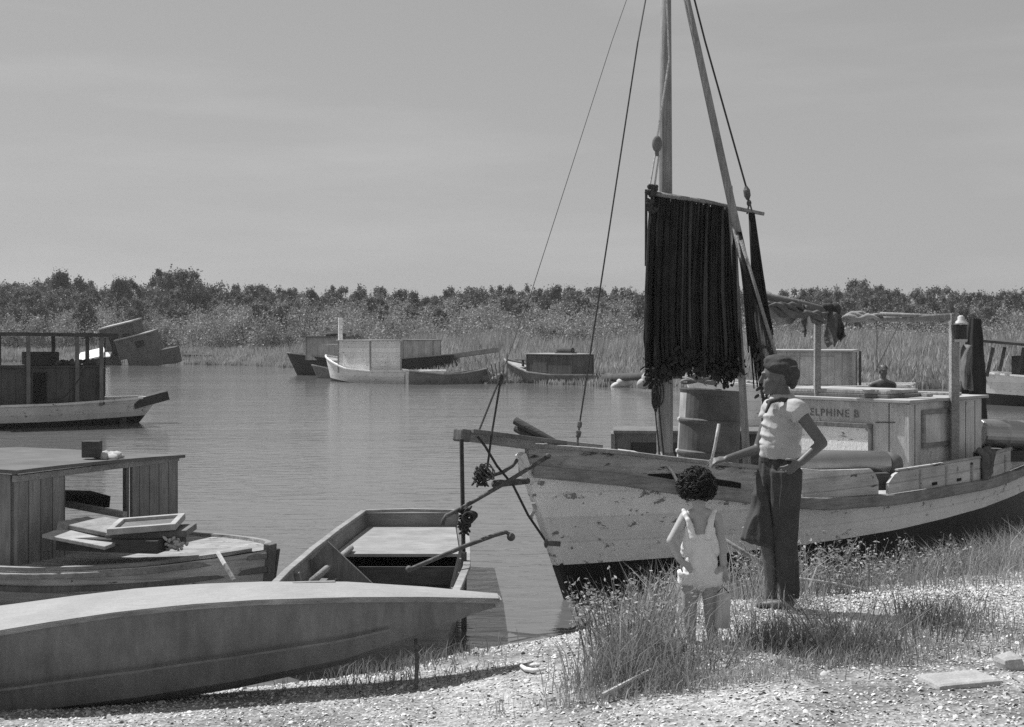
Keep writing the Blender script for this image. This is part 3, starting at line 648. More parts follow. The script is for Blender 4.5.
for k in range(14): b.ell(P(832+random.uniform(-7,7),309+random.uniform(-3,3),14.2),(.05,.05,.035),(random.random(),random.random(),0),8,6)
tag(b.build('rope_bundle','rope_dark',origin=P(832,309,14.2),smooth=True),'dark bundle of knotted rope on top of the spar','rope')
b = MB()
def drape(u, v):
    s = 4.98+.34*u; p = rp(s,-.02,.24+.035*(s-3)+.045); w = (v-.25)*.42
    off = .05 if v > .25 else -.05; zz = -abs(w)*(1.1 if v > .25 else .8)*(1-.45*u*v)
    q = Vector((p.x+.05*v*math.sin(u*4), p.y-off-(.0 if abs(w) > .04 else -off), p.z+zz+.01*math.sin(u*14)))
    q.y += .02*math.sin(u*16+v*3); return LM @ q
b.grid(drape,18,18); tag(b.build('wet_rag','cloth_rag',origin=rp(5,0,0),smooth=True,solid=.012,rough=.012,rscale=12),'dark rag draped over the stern bulwark rail','cloth')
# hanging net
net = thing('fishing_net','dark trawl net hung to dry from a spar in front of the mast','fishing net', P(700,205,11.8))
sp0, sp1 = P(646,192,11.82), P(764,214,11.92)
b = MB(); b.tube([sp0,sp0.lerp(sp1,.5)+Vector((0,0,.01)),sp1],[.024,.022,.016],8); b.build('net_spar','pole_wood',net,smooth=True)
b = MB(); r = random.Random(3)
for k in range(330):
    u = (k+r.random())/330; lz = 0 if r.random() < .6 else 1 
    if r.random() < .06 and u > .6: continue
    xt = 651+u*86+r.uniform(-.5,.5); yt = 193+(xt-646)*.187; xb = 646+u*94+r.uniform(-3,3)
    lay = r.uniform(-.07,.07); yb = 358+r.uniform(-8,20)+5*math.sin(u*9)+3*math.sin(u*31)
    # gaps between the gathers near the top right
    g = .5+.5*math.sin(u*62); xt += 1.2*math.sin(u*62*1.0) if u > .45 else 0
    if abs(u-.225) < .012 or (noise.noise(Vector((u*55,9,2))) > .38 and r.random() < .85): continue
    p = [P(xt, yt+r.uniform(-1,2), 11.86+lay*.3), P(xt+(xb-xt)*.2-1+r.uniform(-.6,.6), yt+30, 11.84+lay), P(xt+(xb-xt)*.6-2+r.uniform(-1,1)+math.sin(u*20), 290, 11.84+lay*1.2), P(xb-1, yb-22, 11.84+lay*1.4), P(xb+r.uniform(-2,2), yb, 11.84+lay)]
    rad = r.uniform(.007,.017); b.tube(p,[rad*.6,rad,rad*1.1,rad,rad*.7],5,mi=1 if noise.noise(Vector((u*22,3,1)))+r.uniform(-.35,.35) > .22 else 0)
b.build('net_folds',['net_twine','net_pale'],net,smooth=True)
b = MB()
for k in range(620):
    u = r.random(); x = 646+u*96; y = 362+5*math.sin(u*9)+4*math.sin(u*37)+r.gauss(1,6)+ (8 if u<.1 else 0)-(4 if .3<u<.42 else 0); s_ = r.uniform(.006,.022)
    b.ell(P(x,y,11.84+r.uniform(-.1,.1)),(s_,s_,s_*r.uniform(1,3)),(r.uniform(-1.2,1.2),r.uniform(-1.2,1.2),0),6,4)
for k in range(220):
    u = r.random(); x = 646+u*96; y = 366+5*math.sin(u*9)+r.uniform(-8,6); b.tube(sag(P(x,y,11.84+r.uniform(-.1,.1)),P(x+r.uniform(-7,7),y+r.uniform(-3,10),11.84+r.uniform(-.1,.1)),r.uniform(-.02,.05),4),r.uniform(.004,.009),4)
b.build('net_floats','cork',net,smooth=False)['kind'] = 'stuff'
b = MB()
for k in range(70):
    u = r.random(); x0 = 749+u*5; xb = 757+u*14; lay = r.uniform(-.04,.04)
    b.tube([P(x0,213,11.9),P(751+u*7,245,11.9+lay),P(753+u*12,290+r.uniform(-5,5),11.86+lay),P(xb+r.uniform(-2,3),315+r.uniform(0,25),11.84+lay)],[.007,.012,.012,.006],5)
for k in range(60):
    u = r.random(); b.tube([P(737+4*u,232,11.66),P(744+9*u,290,11.66+r.uniform(-.04,.04)),P(750+18*u+r.uniform(-2,2),345+r.uniform(-25,45),11.68)],[.006,.011,.006],5)
b.build('net_bunch','net_twine',net,smooth=True)
b = MB(); b.tube([sp0+Vector((0,-.02,.02)),P(646,266,11.8)],.013,6); 
for k in range(26): b.ell(P(652+r.uniform(-5,4),190+r.uniform(-4,22),11.8),(.022,.02,.028),(r.random(),r.random(),0),6,5)
b.build('net_lashing','rope_dark',net)
b = MB()
for k in range(5):
    b.tube([P(755+k*4,300+8*k,11.64),P(762+k*3,360,11.62),P(763+k*4,408-3*k,11.66)],[.012,.014,.008],5)
for k in range(26): b.ell(P(764+r.uniform(-9,11),345+r.uniform(0,62),11.6+r.uniform(-.03,.03)),(.014,.014,.03),(r.random(),r.random(),0),6,5)
b.build('frayed_ropes','rope_dark',net)
# poles at the bow
for a, c, lb in (((515,420.5,11.3),(558,444,11.1),'upper dark pole sticking up over the bow of the large boat'),((516,428,11.35),(545,445,11.15),'lower dark pole sticking up over the bow of the large boat')):
    b = MB(); b.tube([P(*a),P(*c)],[.035,.028],9); tag(b.build('wooden_pole','dark_wood',origin=P(*c),smooth=True,bevel=.006),lb,'pole')
b = MB()
for k in range(7): b.tube([P(618+k*2,450+k*.6,11.35), P(634+k,452+k*1.4+2*math.sin(k),11.3), P(646+k,456+k*.6,11.2)],.011,5)
b.tube([P(632,453,11.3),P(647,458,11.15),P(665,462,11.1),P(673,473,11.06),P(681,489,11.0)],.013,7)
tag(b.build('mooring_rope','rope_pale',origin=P(632,453,11.3),smooth=True),'pale rope lying over the bow rail and hanging down the hull','rope')
# anchors at the bow
an = thing('anchor','iron stock anchor with hooked pipe lashed under the bowsprit','anchor',P(486,476,10.45))
b = MB(); b.tube([P(549,456,10.7),P(500,486,10.4),P(460,509,10.15),P(446,516,10.08),P(443,521,10.06),P(443,525,10.06)],.016,9); b.ell(P(548,456,10.68),.024); b.build('stock','iron',an,smooth=True)
b = MB(); b.tube([P(517,460,10.75),P(512,466,10.7),P(503,472,10.55),P(490,476,10.45)],.016,8); b.tube([P(494,484,10.45),P(528,481,10.78)],[.03,.024],8); b.build('anchor_arm','iron',an,smooth=True)
b = MB()
for k in range(4): b.tube([P(487,472,10.36)+Vector((math.cos(t+k)*(.045+.005*k), .03*math.sin(k*2), math.sin(t)*(.065-.006*k))) for t in np.linspace(0,6.28,18)],.006,6)
b.build('shackle_ring','iron',an,smooth=True)
b = MB()
for k in range(150): b.ell(P(481+max(-8,min(8,r.gauss(0,3.5))),476+max(-9,min(9,r.gauss(0,4.5))),10.42+r.uniform(-.05,.05)),(.009,.009,.022),(r.random()*3,r.random()*3,0),6,5)
b.build('chain_heap','rope_dark',an)['kind'] = 'stuff'
kd = thing('kedge_anchor','iron bar with ball ends hanging on a rope from the bowsprit tip','anchor',P(463,520,10.2))
b = MB(); b.tube([P(411,569,9.5),P(432,560,9.6),P(465,546,9.9),P(495,535,10.15),P(506,532,10.2),P(510,535,10.2)],.016,9); b.ell(P(511,537,10.2),.032); b.ell(P(409,569,9.5),.024); b.build('stock','iron',kd,smooth=True)
b = MB()
for k in range(120):
    t = k/119; b.ell(P(461.5+2.2*t,440+ 120*t,10.27-.1*t),(.017,.017,.016),(0,0,0),6,4)
b.build('chain','rope_dark',kd)
b = MB(); b.beam(P(464,552,10.15),P(464,628,10.1),.035,.04,(1,0,0)); b.build('shank','iron',kd)
b = MB()
for k in range(5): b.tube([P(467+k*.7,519-k*.8,10.12)+Vector((math.cos(t)*(.03+.006*k), .03*math.sin(k*2), math.sin(t)*(.05-.005*k))) for t in np.linspace(0,6.28,18)],.009,6)
for k in range(150): b.ell(P(465+max(-6,min(6,r.gauss(0,2.6))),521+max(-13,min(13,r.gauss(0,7))),10.15+r.uniform(-.03,.03)),(.010,.010,.024),(r.random()*3,r.random()*3,0),6,5)
b.build('rope_knot','rope_dark',kd,smooth=True)
# ------------------------------------------------------------------ foreground decked skiff
sk = thing('decked_skiff','long grey decked skiff with smooth pale deck pulled up in the foreground','boat',(-.08,7.53,.3),(0,0,R(186)))
# local: tip x=0, hull runs to +x (world -X); local y+ is toward the viewer
SL = 6.4
hb = [(0,.06),(.35,.13),(.83,.215),(1.65,.28),(2.72,.38),(3.4,.43),(4.4,.42),(5.4,.3),(6.4,.12)]
dk = [(0,.728),(.4,.760),(.83,.782),(1.3,.785),(1.65,.774),(2.,.75),(2.35,.71),(2.72,.66),(3.3,.59),(4.,.53),(5,.45),(6.4,.35)]
kl = [(0,.685),(.15,.65),(.44,.53),(.83,.40),(1.4,.29),(1.9,.22),(2.5,.17),(4,.13),(6.4,.13)]
b = MB(); nu = 60; rows = [0,.12,.5,.93,1.]
def sp_(i, k, sd):
    x = SL*(i/nu)**1.2; zt = interp(x, dk)-.3; zb_ = interp(x, kl)-.3; t = rows[k]; B = interp(x, hb)
    wid = B*[.35,.66,.86,1.,1.02][k] if x > .3 else B*([.6,.75,.9,1,1.02][k]); return (x, sd*wid, zb_+(zt-zb_)*t)
for sd in (-1,1):
    for k in range(4): b.add([sp_(i,k+d,sd) for d in (0,1) for i in range(nu+1)], [(i,i+1,nu+2+i,nu+1+i) for i in range(nu)])
b.add([sp_(i,0,sd) for sd in (-1,1) for i in range(nu+1)], [(i,i+1,nu+2+i,nu+1+i) for i in range(nu)])
b.add([sp_(0,k,-1) for k in range(5)]+[sp_(0,k,1) for k in range(4,-1,-1)], [tuple(range(10))])
b.build('hull','skiff_side',sk,local=True,smooth=True)
b = MB(); vs = []
for i in range(nu+1):
    x = SL*(i/nu)**1.2; B = interp(x, hb)*1.02
    for q in (-1,-.5,0,.5,1): vs.append((x, q*(B+.006), interp(x, dk)-.3+.004+.010*(1-q*q)))
b.add(vs, [(i*5+j,i*5+j+1,(i+1)*5+j+1,(i+1)*5+j) for i in range(nu) for j in range(4)])
b.build('deck','skiff_deck',sk,local=True,smooth=False,solid=.012)
b = MB()
for sd in (-1,1): b.sweep([Vector((x_, sd*(interp(x_,hb)*1.02+.004), interp(x_,dk)-.3-.018)) for x_ in [i*.1 for i in range(61)]],.014,.022)
b.build('edge_strip','weathered_wood',sk,local=True)
b = MB()
for sd in (-1,1): b.sweep([Vector((x_, sd*(interp(x_,hb)*.935+.004), interp(x_,kl)-.3+(interp(x_,dk)-interp(x_,kl))*.40)) for x_ in [.6+i*.1 for i in range(52)]],.010,.012)
b.build('seam_batten','skiff_side',sk,local=True)
b = MB(); b.box((.0,0,.408),(.04,.125,.045)); b.build('bow_block','skiff_deck',sk,local=True,bevel=.01)
b = MB(); b.box((1.02,-.20,.492),(.24,.04,.02),(0,0,R(3))); b.build('deck_cleat','weathered_wood',sk,local=True,bevel=.005)
b = MB(); b.tube([P(416,640,7.45),P(417,662,7.3),P(416,692,7.15)],.011,6); tag(b.build('mooring_stake','iron',origin=P(416,690,7.15)),'thin dark iron stake standing in shells under the skiff bow','stake')
# ------------------------------------------------------------------ dinghy
dg_ = thing('rowing_dinghy','open grey wooden dinghy with pale stern seat floating behind the skiff','dinghy',(0,0,0))
YN, YF = 8.75, 12.85
def dedge(t, sd, z, ins=0):
    # t 0 near .. 1 far ; sd -1 left, 1 right
    xl = interp(t,[(0,-1.62),(.25,-1.63),(.5,-1.60),(.75,-1.53),(1,-1.42)]); xr = interp(t,[(0,-.36),(.3,-.32),(.6,-.36),(1,-.47)])
    fl = (0.46-z)*.22; Y = YN+(YF-YN)*t
    return Vector(((xl+fl+ins) if sd < 0 else (xr-fl-ins), Y, z+ (.03*(t-.5)**2*4)))
b = MB(); n = 24
for ins, flip in ((0,0),(.03,1)):
    for sd in (-1,1):
        b.grid(lambda u, v: dedge(u, sd, -.1+.56*v, ins) if not ins else dedge(.012+.976*u, sd, .02+.44*v, ins), n, 5)
for t, o_ in ((0,0),(1,0)):
    b.grid(lambda u, v: dedge(t,-1,-.1+.56*v).lerp(dedge(t,1,-.1+.56*v),u), 6, 5)
for t in (.012,.988):
    b.grid(lambda u, v: dedge(t,-1,.02+.44*v,.03).lerp(dedge(t,1,.02+.44*v,.03),u), 6, 5)
b.build('hull','dinghy_paint',dg_)
b = MB(); b.grid(lambda u, v: dedge(.012+.976*v,-1,.05,.03).lerp(dedge(.012+.976*v,1,.05,.03),u), 6, 12); b.build('floor','dinghy_paint',dg_)
b = MB()
for sd in (-1,1): b.sweep([dedge(i/n,sd,.462,.012) for i in range(n+1)],.055,.028)
for t in (0,1): b.sweep([dedge(t,-1,.464,.03),dedge(t,-1,.464,.03).lerp(dedge(t,1,.464,.03),.5)+Vector((0,0,.012)),dedge(t,1,.464,.03)],.05,.03)
b.build('gunwale','weathered_wood',dg_,bevel=.006)
b = MB(); b.add([dedge(.99,-1,.33,.04),dedge(.99,1,.33,.04),dedge(.64,1,.33,.04),dedge(.64,-1,.33,.04)],[(0,1,2,3)]); b.build('stern_seat','dinghy_seat',dg_,solid=.025)
b = MB(); a, c = dedge(.62,-1,.10,.04), dedge(.62,1,.10,.04); b.add([a,c,c+Vector((.03,0,.15)),a+Vector((-.03,0,.15))],[(0,1,2,3)]); b.build('bulkhead','dark_wood',dg_,solid=.02)
for t in (.12,.28,.44,.58):
    for sd in (-1,1): b = MB(); b.beam(dedge(t,sd,.08,.06),dedge(t,sd,.44,.05),.035,.05,(0,1,0)); b.build('rib','dinghy_paint',dg_)
b = MB(); b.add([dedge(.36,-1,.30,.035),dedge(.50,-1,.30,.035),dedge(.50,-1,.30,.26),dedge(.36,-1,.30,.2)],[(0,1,2,3)]); b.beam(dedge(.43,-1,.42,.03),dedge(.43,-1,.10,.30),.42,.025,(0,1,0)); b.build('side_locker','mid_wood',dg_,solid=.015)
b = MB(); b.tube([P(351,548,11.5),P(312,581,9.9)],.026,8); tag(b.build('oar','weathered_wood',origin=P(315,580,9.9),smooth=True),'pale oar shaft resting along the left side of the dinghy','oar')
# ------------------------------------------------------------------ left cabin launch (partly hidden by the skiff)
ang = math.atan2(.425,-.905)   # local +x runs from bow to stern
ld = thing('cabin_launch','grey launch with open doorway cabin and hatch boards on its foredeck','boat',(-1.95,10.65,0),(0,0,ang)); LD = MW[ld.name]
Lb2 = 5.4
hB = [(0,.03),(.12,.26),(.3,.46),(.6,.70),(1.,.90),(1.6,1.05),(2.4,1.12),(4,1.1),(5.4,.85)]
zs2 = lambda u: interp(u*Lb2,[(0,.50),(.6,.43),(1.4,.38),(3,.35),(5.4,.4)])
half2 = lambda u, t: interp(u*Lb2,hB)*(.72+.28*t)
b = MB(); pt2 = hull(b,Lb2,half2,zs2,lambda u:-.2,lambda z:-.12*z,[0,.25,.5,.75,1],40,mi=lambda u,t:0); b.build('hull','bulwark_white',ld,local=True,smooth=True)
for z_, nm in ((-.06,'rub_rail'),(-.17,'rub_rail')):
    b = MB()
    for sd in (-1,1): b.sweep([Vector((-.05 if s==0 else s,sd*(interp(s,hB)*(1 if z_>-.1 else .93)+.01),interp(s/Lb2*1.,[(0,.50),(.111,.43),(.26,.38),(.555,.35),(1,.4)])+z_)) for s in [i*.1 for i in range(0,54)]],.05,.045)
    b.build(nm,'mid_wood' if z_<-.1 else 'weathered_wood',ld,local=True,bevel=.008)
b = MB(); deckmesh(b,pt2,Lb2,lambda u: zs2(u)+.006,40,.05); b.build('deck','launch_deck',ld,local=True)
b = MB()
for sd in (-1,1): b.sweep([Vector((s,sd*(interp(s,hB)-.02),zs2(s/Lb2)+.0)) for s in [.05+i*.1 for i in range(0,53)]],.05,.028)
b.build('toe_rail','weathered_wood',ld,local=True)
b = MB(); b.beam((-.06,0,.55),(-.01,0,.0),.09,.07,(1,0,0)); b.beam((-.05,-.1,.50),(.02,-.1,.1),.03,.06,(1,0,0)); b.build('stem_post','mid_wood',ld,local=True,bevel=.01)
# cabin
zc0, zc1 = .37, 1.085; t0 = 1.73
def wall(b, y0, y1, z0, z1, x=t0, d=.035): b.box((x,(y0+y1)/2,(z0+z1)/2),(d,y1-y0,z1-z0))
# y local: near side sign
nearsign = 1 if (LD @ Vector((0,1,0))).y < (LD @ Vector((0,-1,0))).y else -1
ns = nearsign
def yr(a, c): return (min(a*ns,c*ns), max(a*ns,c*ns))
b = MB(); y0, y1 = yr(.87,.35); wall(b,y0,y1,zc0,zc1+.0)
cb2 = b.build('front_panel','grey_boards',ld,local=True,bevel=.004)
b = MB(); y0, y1 = yr(-.46,-1.07); wall(b,y0,y1,zc0,zc1-.02); b.build('front_panel','grey_boards',ld,local=True,bevel=.004)
b = MB(); y0, y1 = yr(.88,-1.08); wall(b,y0,y1,zc1-.05,zc1,d=.05); b.build('lintel','weathered_wood',ld,local=True)
for xx_, yy in ((t0+.04,.36),(t0+.04,-.44),(t0+.04,.84),(t0+.04,-1.04),(t0+1.9,.82),(t0+1.9,-1.0)):
    b = MB(); b.box((xx_,yy*ns,(zc0+zc1)/2-.01),(.04,.035,zc1-zc0-.03)); b.build('cabin_post','mid_wood',ld,local=True)
b = MB(); b.box((t0+.95,.86*ns,(zc0+zc1)/2),(1.8,.03,zc1-zc0)); b.build('side_wall','grey_boards',ld,local=True)
b = MB(); vs = []
for i in range(9):
    y = -1.12+i*2.04/8; z = zc1-.012+.045*(y+1.12)/2.04+.012*(1-((y+.10)/1.02)**2); vs += [(t0-.06,y*ns,z),(t0+1.95,y*ns,z)]
b.add(vs,[(2*i,2*i+1,2*i+3,2*i+2) for i in range(8)]); b.build('roof','launch_roof',ld,local=True,solid=.028)
b = MB(); b.beam(P(62,498,11.8),P(100,499,12.0),.5,.10); b.build('engine_box','opening_dark',ld)
b = MB(); b.beam(P(67,504,11.6),P(125,515,11.3),.05,.05); b.build('cockpit_beam','weathered_wood',ld)
# box and rag on its roof
bx = P(92,449,11.6); b = MB(); b.box(bx+Vector((0,0,.0)),(.15,.12,.14),(0,0,R(4))); o = tag(b.build('vent_box','dark_wood',origin=bx,bevel=.006),'small dark square box standing on the grey launch cabin roof','box')
b = MB()
for k in range(24): b.ell(P(104+r.gauss(0,7),455.5+r.gauss(0,.8),11.7+r.uniform(-.1,.1)),(.05,.04,.018),(r.random(),.2,0),7,5)
tag(b.build('canvas_scrap','canvas_pale',origin=P(104,455,11.7),smooth=True,rough=.01),'pale crumpled canvas scrap beside the small box on the launch roof','canvas')
# hatch pile on its foredeck
def bd(name, c, size, rot, m, label, cat='hatch board', fr=False):
    b = MB(); b.box(c,size,rot)
    return tag(b.build(name,m,origin=c,bevel=.006),label,cat)
bd('hatch_board',P(92,533,10.55)-Vector((0,0,.02)),(.62,.42,.03),(R(6),R(5),R(-24)),'pale_deck','long pale board leaning off the left side of the hatch pile')
bd('hatch_coaming',P(122,537,10.6)-Vector((0,0,.03)),(.85,.5,.10),(0,0,R(-12)),'dark_wood','dark low hatch coaming under the board pile on the launch foredeck','hatch')
bd('hatch_board',P(108,527,10.7),(.5,.4,.035),(R(2),R(4),R(-30)),'canvas','grey board lying in the middle of the hatch pile')
bd('plank_block',P(77,524,10.8),(.10,.34,.06),(0,R(12),R(-24)),'weathered_wood','short thick plank end on the left end of the hatch pile','plank')
hf = thing('hatch_cover','framed hatch cover with raised rim topmost on the hatch pile','hatch',P(147,524,10.55),(R(3),R(-4),R(4)))
b = MB()
for c, s in (((0,-.2,0),(.52,.05,.05)),((0,.2,0),(.52,.05,.05)),((-.235,0,0),(.05,.35,.05)),((.235,0,0),(.05,.35,.05))): b.box(c,s)
b.build('rim','pale_deck',hf,local=True,bevel=.006)
b = MB(); b.box((0,0,-.012),(.44,.36,.02)); b.build('panel','mid_wood',hf,local=True)
bd('hatch_board',P(152,532,10.6),(.62,.40,.05),(0,R(-3),R(2)),'mid_wood','dark board directly under the framed hatch cover')
b = MB()
for k in range(50): b.ell(P(175+r.gauss(0,5),544+r.gauss(0,2.5),10.4+r.uniform(-.05,.05)),(.03,.015,.012),(0,r.random(),r.random()*3),6,4)
for k in range(4): b.tube([P(170+math.cos(t)*8,545+math.sin(t)*3-k*.8,10.4) for t in np.linspace(0,6.28,16)],.010,5)
tag(b.build('rope_heap','rope_pale',origin=P(175,544,10.4)),'pale rope heap on the launch foredeck right of the hatch pile','rope')
b = MB(); b.tube([P(218,553,10.3),P(225,565,10.15),P(234,580,10.1)],.018,6); tag(b.build('mooring_line','rope_pale',origin=P(218,553,10.3)),'short mooring line hanging over the launch bow side','rope')
# ------------------------------------------------------------------ far boats
def simple_boat(name, label, loc_, rz, L, beam, zb, zstern, zmid, hm, deckm='pale_deck', rake=.5, cat='boat', roll=0, thick=0, group=None, cut=.5):
    t = thing(name, label, cat, loc_, (roll,0,rz), group); b = MB()
    zs = lambda u: interp(u,[(0,zb),(.35,zmid+(zb-zmid)*.15),(.6,zmid),(1,zstern)])
    hf_ = lambda u, t_: beam/2*(math.sin(math.pi/2*min(1,u/.45))**.75)*(1-.25*max(0,(u-.6)/.4))*(.68+.32*t_) if u > 0 else 0
    pt = hull(b,L,hf_,zs,lambda u:-.25,lambda z:-rake*z,[0,.3,.5,.7,.85,1],30,mi=lambda u,t_:1 if t_ < cut else 0,thick=thick)
    b.build('hull',[hm,'bottom_paint'],t,local=True,smooth=True)
    b = MB()
    for sd in (-1,1): b.sweep([Vector(pt(i/30,1,sd))+Vector((0,0,.0)) for i in range(31)],.07,.05)
    b.build('gunwale','weathered_wood' if hm != 'hull_white_paint' else 'hull_white_paint',t,local=True)
    if deckm:
        b = MB(); deckmesh(b,pt,L,lambda u:(zs(u)-.03) if not thick else .1,30,.03); b.build('deck',deckm,t,local=True)
    return t
def cabin_at(t, x0, x1, w, z0, z1, m, roofm='roof_canvas', over=.06, panes=0, door=False):
    b = MB(); b.box(((x0+x1)/2,0,(z0+z1)/2),(x1-x0,w,z1-z0)); c = b.build('cabin',m,t,local=True)
    b = MB(); b.box(((x0+x1)/2,0,z1+.027),(x1-x0+2*over,w+2*over,.05)); b.build('roof',roofm,c,local=True,bevel=.01)
    for x in (x0,x1):
        for y in (-w/2,w/2): b = MB(); b.box((x,y,(z0+z1)/2-.003),(.06,.06,z1-z0-.01)); b.build('corner_post','weathered_wood' if m != 'dark_boards_far' else 'dark_wood',c,local=True)
    if door:
        for y in (-w/2-.004,w/2+.004):
            b = MB(); b.box((x0+(x1-x0)*.3,y,z0+(z1-z0)*.5),((x1-x0)*.3,.02,(z1-z0)*.6)); b.build('hatch_door',m,c,local=True)
    return c
def aim(pa, pb):  # rotation so local +x (bow to stern) runs from a to b
    return math.atan2(pb[1]-pa[1], pb[0]-pa[0])
# B: canopy boat mid left
bow = P(139,0,33.2); st_ = (-15.2,30.2)
B_ = simple_boat('canopy_boat','white hulled boat with dark cabin and open canopy at middle left','',0,0,0,0,0,0,'') if False else None
rz = aim((bow.x,bow.y), st_)
Bb = simple_boat('canopy_boat','white hulled boat with dark cabin and open canopy moored at left',(bow.x,bow.y,0),rz,6.4,2.0,.62,.6,.5,'hull_white_paint','dark_wood',.8,cut=.42)
BM_ = MW[Bb.name]; BI = BM_.inverted()
nsB = 1 if (BM_ @ Vector((0,1,0))).y < (BM_ @ Vector((0,-1,0))).y else -1
def xl(px, off=-.7):  # local x on the near side for a pixel column
    best = min((abs((BM_ @ Vector((q*.01, -off*nsB, 0))).x/(BM_ @ Vector((q*.01, -off*nsB, 0))).y*F+512-px), q*.01) for q in range(-100,700)); return best[1]
xa, xb2 = xl(103), xl(-25)
cabin_at(Bb, xa, xb2, 1.4, .5, 1.38, 'dark_boards_far', 'dark_wood', .03)
b = MB(); x_ = (xl(33)+xl(46))/2; b.box((x_,.705*nsB,.92),(abs(xl(33)-xl(46)),.02,.72)); b.build('doorway','opening_dark',Bb,local=True)
b = MB(); xx = (xl(46)+xl(74))/2; b.box((xx,.71*nsB,.92),(abs(xl(46)-xl(74))-.05,.02,.66)); b.build('sliding_door','dark_boards_far',Bb,local=True)
for q in (28,77,101,-22):
    b = MB(); b.box((xl(q),.74*nsB,1.30),(.085,.07,1.64)); b.build('canopy_post','mid_wood',Bb,local=True)
for q in (66,101,10): b = MB(); b.box((xl(q)+.1,-.68*nsB,1.78),(.09,.07,.8)); b.build('canopy_post','mid_wood',Bb,local=True)
b = MB(); b.box(((xl(118)+xl(-30))/2,0,2.165),(abs(xl(118)-xl(-30)),1.6,.085),(0,R(-.7),0)); b.build('canopy','dark_wood',Bb,local=True)
b = MB(); b.box((xl(45),-.1,1.6),(.75,.8,.3)); b.build('roof_chest','dark_wood',Bb,local=True)
b = MB()
for k in range(30): b.ell((xl(75)+r.uniform(-.5,.4),r.uniform(-.4,.5),1.44+r.uniform(0,.08)),(.09,.08,.05),(r.random(),r.random(),0),7,5)
b.build('rope_pile','cloth_rag',Bb,local=True)
b = MB(); p0, p1 = P(132,404,33), P(166,395,33.4); b.beam(p0,p1,.5,.22); b.build('bow_platform','dark_wood',Bb)
for pp in ([P(84,366,31.4),P(80,378,31.4),P(66,396,31.4),P(50,404,31.4)],[P(105,338,32.6),P(105,396,32.6)],[P(134,402,33),P(135,424,33)]): b = MB(); b.tube(pp,.015,5); b.build('hanging_line','rope_dark',Bb)
b = MB(); b.box(P(123,424,32.7),(.12,.12,.35)); b.build('rudder_post','dark_wood',Bb)
# boats far centre
a, c = P(331,0,62.5), P(440,0,58.3)
b1 = simple_boat('cabin_skiff','pale boat with big square pale cabin and short mast by far shore',(a.x,a.y,0),aim(a,c),6.3,2.4,1.15,.55,.5,'hull_white_paint','pale_deck',.3,cut=.3)
cabin_at(b1, 1.5, 3.5, 1.95, .40, 1.84, 'hull_white_paint', 'roof_canvas', .08, door=False)
b = MB(); b.tube([(.62,0,.4),(.62,0,2.9)],.10,8); b.build('mast','hull_white_paint',b1,local=True)
b = MB(); b.box((.55,0,1.66),(1.1,1.2,.05)); b.build('awning_board','weathered_wood',b1,local=True)
a, c = P(484,0,59.2), P(404,0,58.0)
b2 = simple_boat('open_skiff','low open skiff floating in front of the pale square cabin boat',(a.x,a.y,0),aim(a,c),3.5,1.1,.62,.55,.40,'dinghy_paint',None,.3,thick=.05,cat='skiff',cut=.3)
b = MB(); b.box((1.5,0,.36),(.3,.9,.04)); b.build('seat','weathered_wood',b2,local=True)
a, c = P(297,0,71), P(470,0,69)
b3 = simple_boat('dark_launch','dark hulled launch with two cabins behind the pale cabin boat',(a.x,a.y,0),aim(a,c),8.6,2.2,1.15,1.1,.8,'bottom_paint','dark_wood',.5)
cabin_at(b3, .8, 2.9, 1.5, .8, 1.98, 'grey_boards_far','dark_wood',.25)
cabin_at(b3, 6.0, 7.6, 1.4, .7, 1.82, 'grey_boards_far','weathered_wood',.06)
b = MB(); b.ell((1.9,0,2.12),(.35,.2,.12)); b.ell((2.5,0,2.10),(.2,.2,.15)); b.build('roof_gear','dark_wood',b3,local=True)
b = MB(); b.beam(P(455,356,69),P(497,350,68),.5,.22); b.build('stern_plank','weathered_wood',b3)
a, c = P(317,0,66), P(338,0,66)
b4 = simple_boat('small_punt','small grey punt wedged between the dark launch and pale cabin boat',(a.x,a.y,0),aim(a,c),1.7,.8,.62,.5,.45,'dinghy_paint',None,.4,thick=.04,cat='skiff',cut=.2)
b = MB()
for q in (314,320,307): b.beam(P(q,362,65),P(q,376,65),.12,.12)
tag(b.build('old_piling','dark_wood',origin=P(314,370,65)),'row of short dark pilings under the dark launch bow','piling')
# driftwood/reed debris at right of that group
b = MB()
for k in range(6): b.tube([P(492+3*k,384-r.random()*2,58.6),P(487+4*k,352+r.random()*18,58.8)],.03,5)
for k in range(20): b.ell(P(492+r.uniform(-8,14),378+r.uniform(-6,6),59+r.random()),(.25,.2,.15),(r.random(),r.random(),0),6,5)
tag(b.build('driftwood_pile','mid_wood',origin=P(492,384,58.6)),'tangle of driftwood on the shore beside the open skiff','driftwood')
# boat 3
a, c = P(514,0,61), P(628,0,56.5)
c3 = simple_boat('shanty_boat','low dark boat with long dark cabin moored against the reeds',(a.x,a.y,0),aim(a,c),5.2,1.9,1.0,.42,.38,'dinghy_paint','pale_deck',.6,cut=.35)
cabin_at(c3, 1.45, 4.05, 1.4, .3, 1.26, 'dark_boards_far','roof_canvas',.06,door=True)
b = MB(); b.tube([(2.7,0,1.44),(3.5,0,1.44)],.13,12); b.box((3.1,0,1.34),(1.0,.3,.06)); b.build('stove_pipe','dark_wood',c3,local=True)
b = MB(); b.box((.55,0,.75),(.08,.08,.45)); b.box((1.0,.0,1.0),(1.0,.9,.04)); b.build('bow_bitt','dark_wood',c3,local=True)
b = MB(); b.tube([P(604,378,56.5),P(692,374,50)],[.16,.15],12); tag(b.build('floating_spar','dark_wood',origin=P(650,376,53),smooth=True),'long dark spar reaching right from the shanty boat','spar')
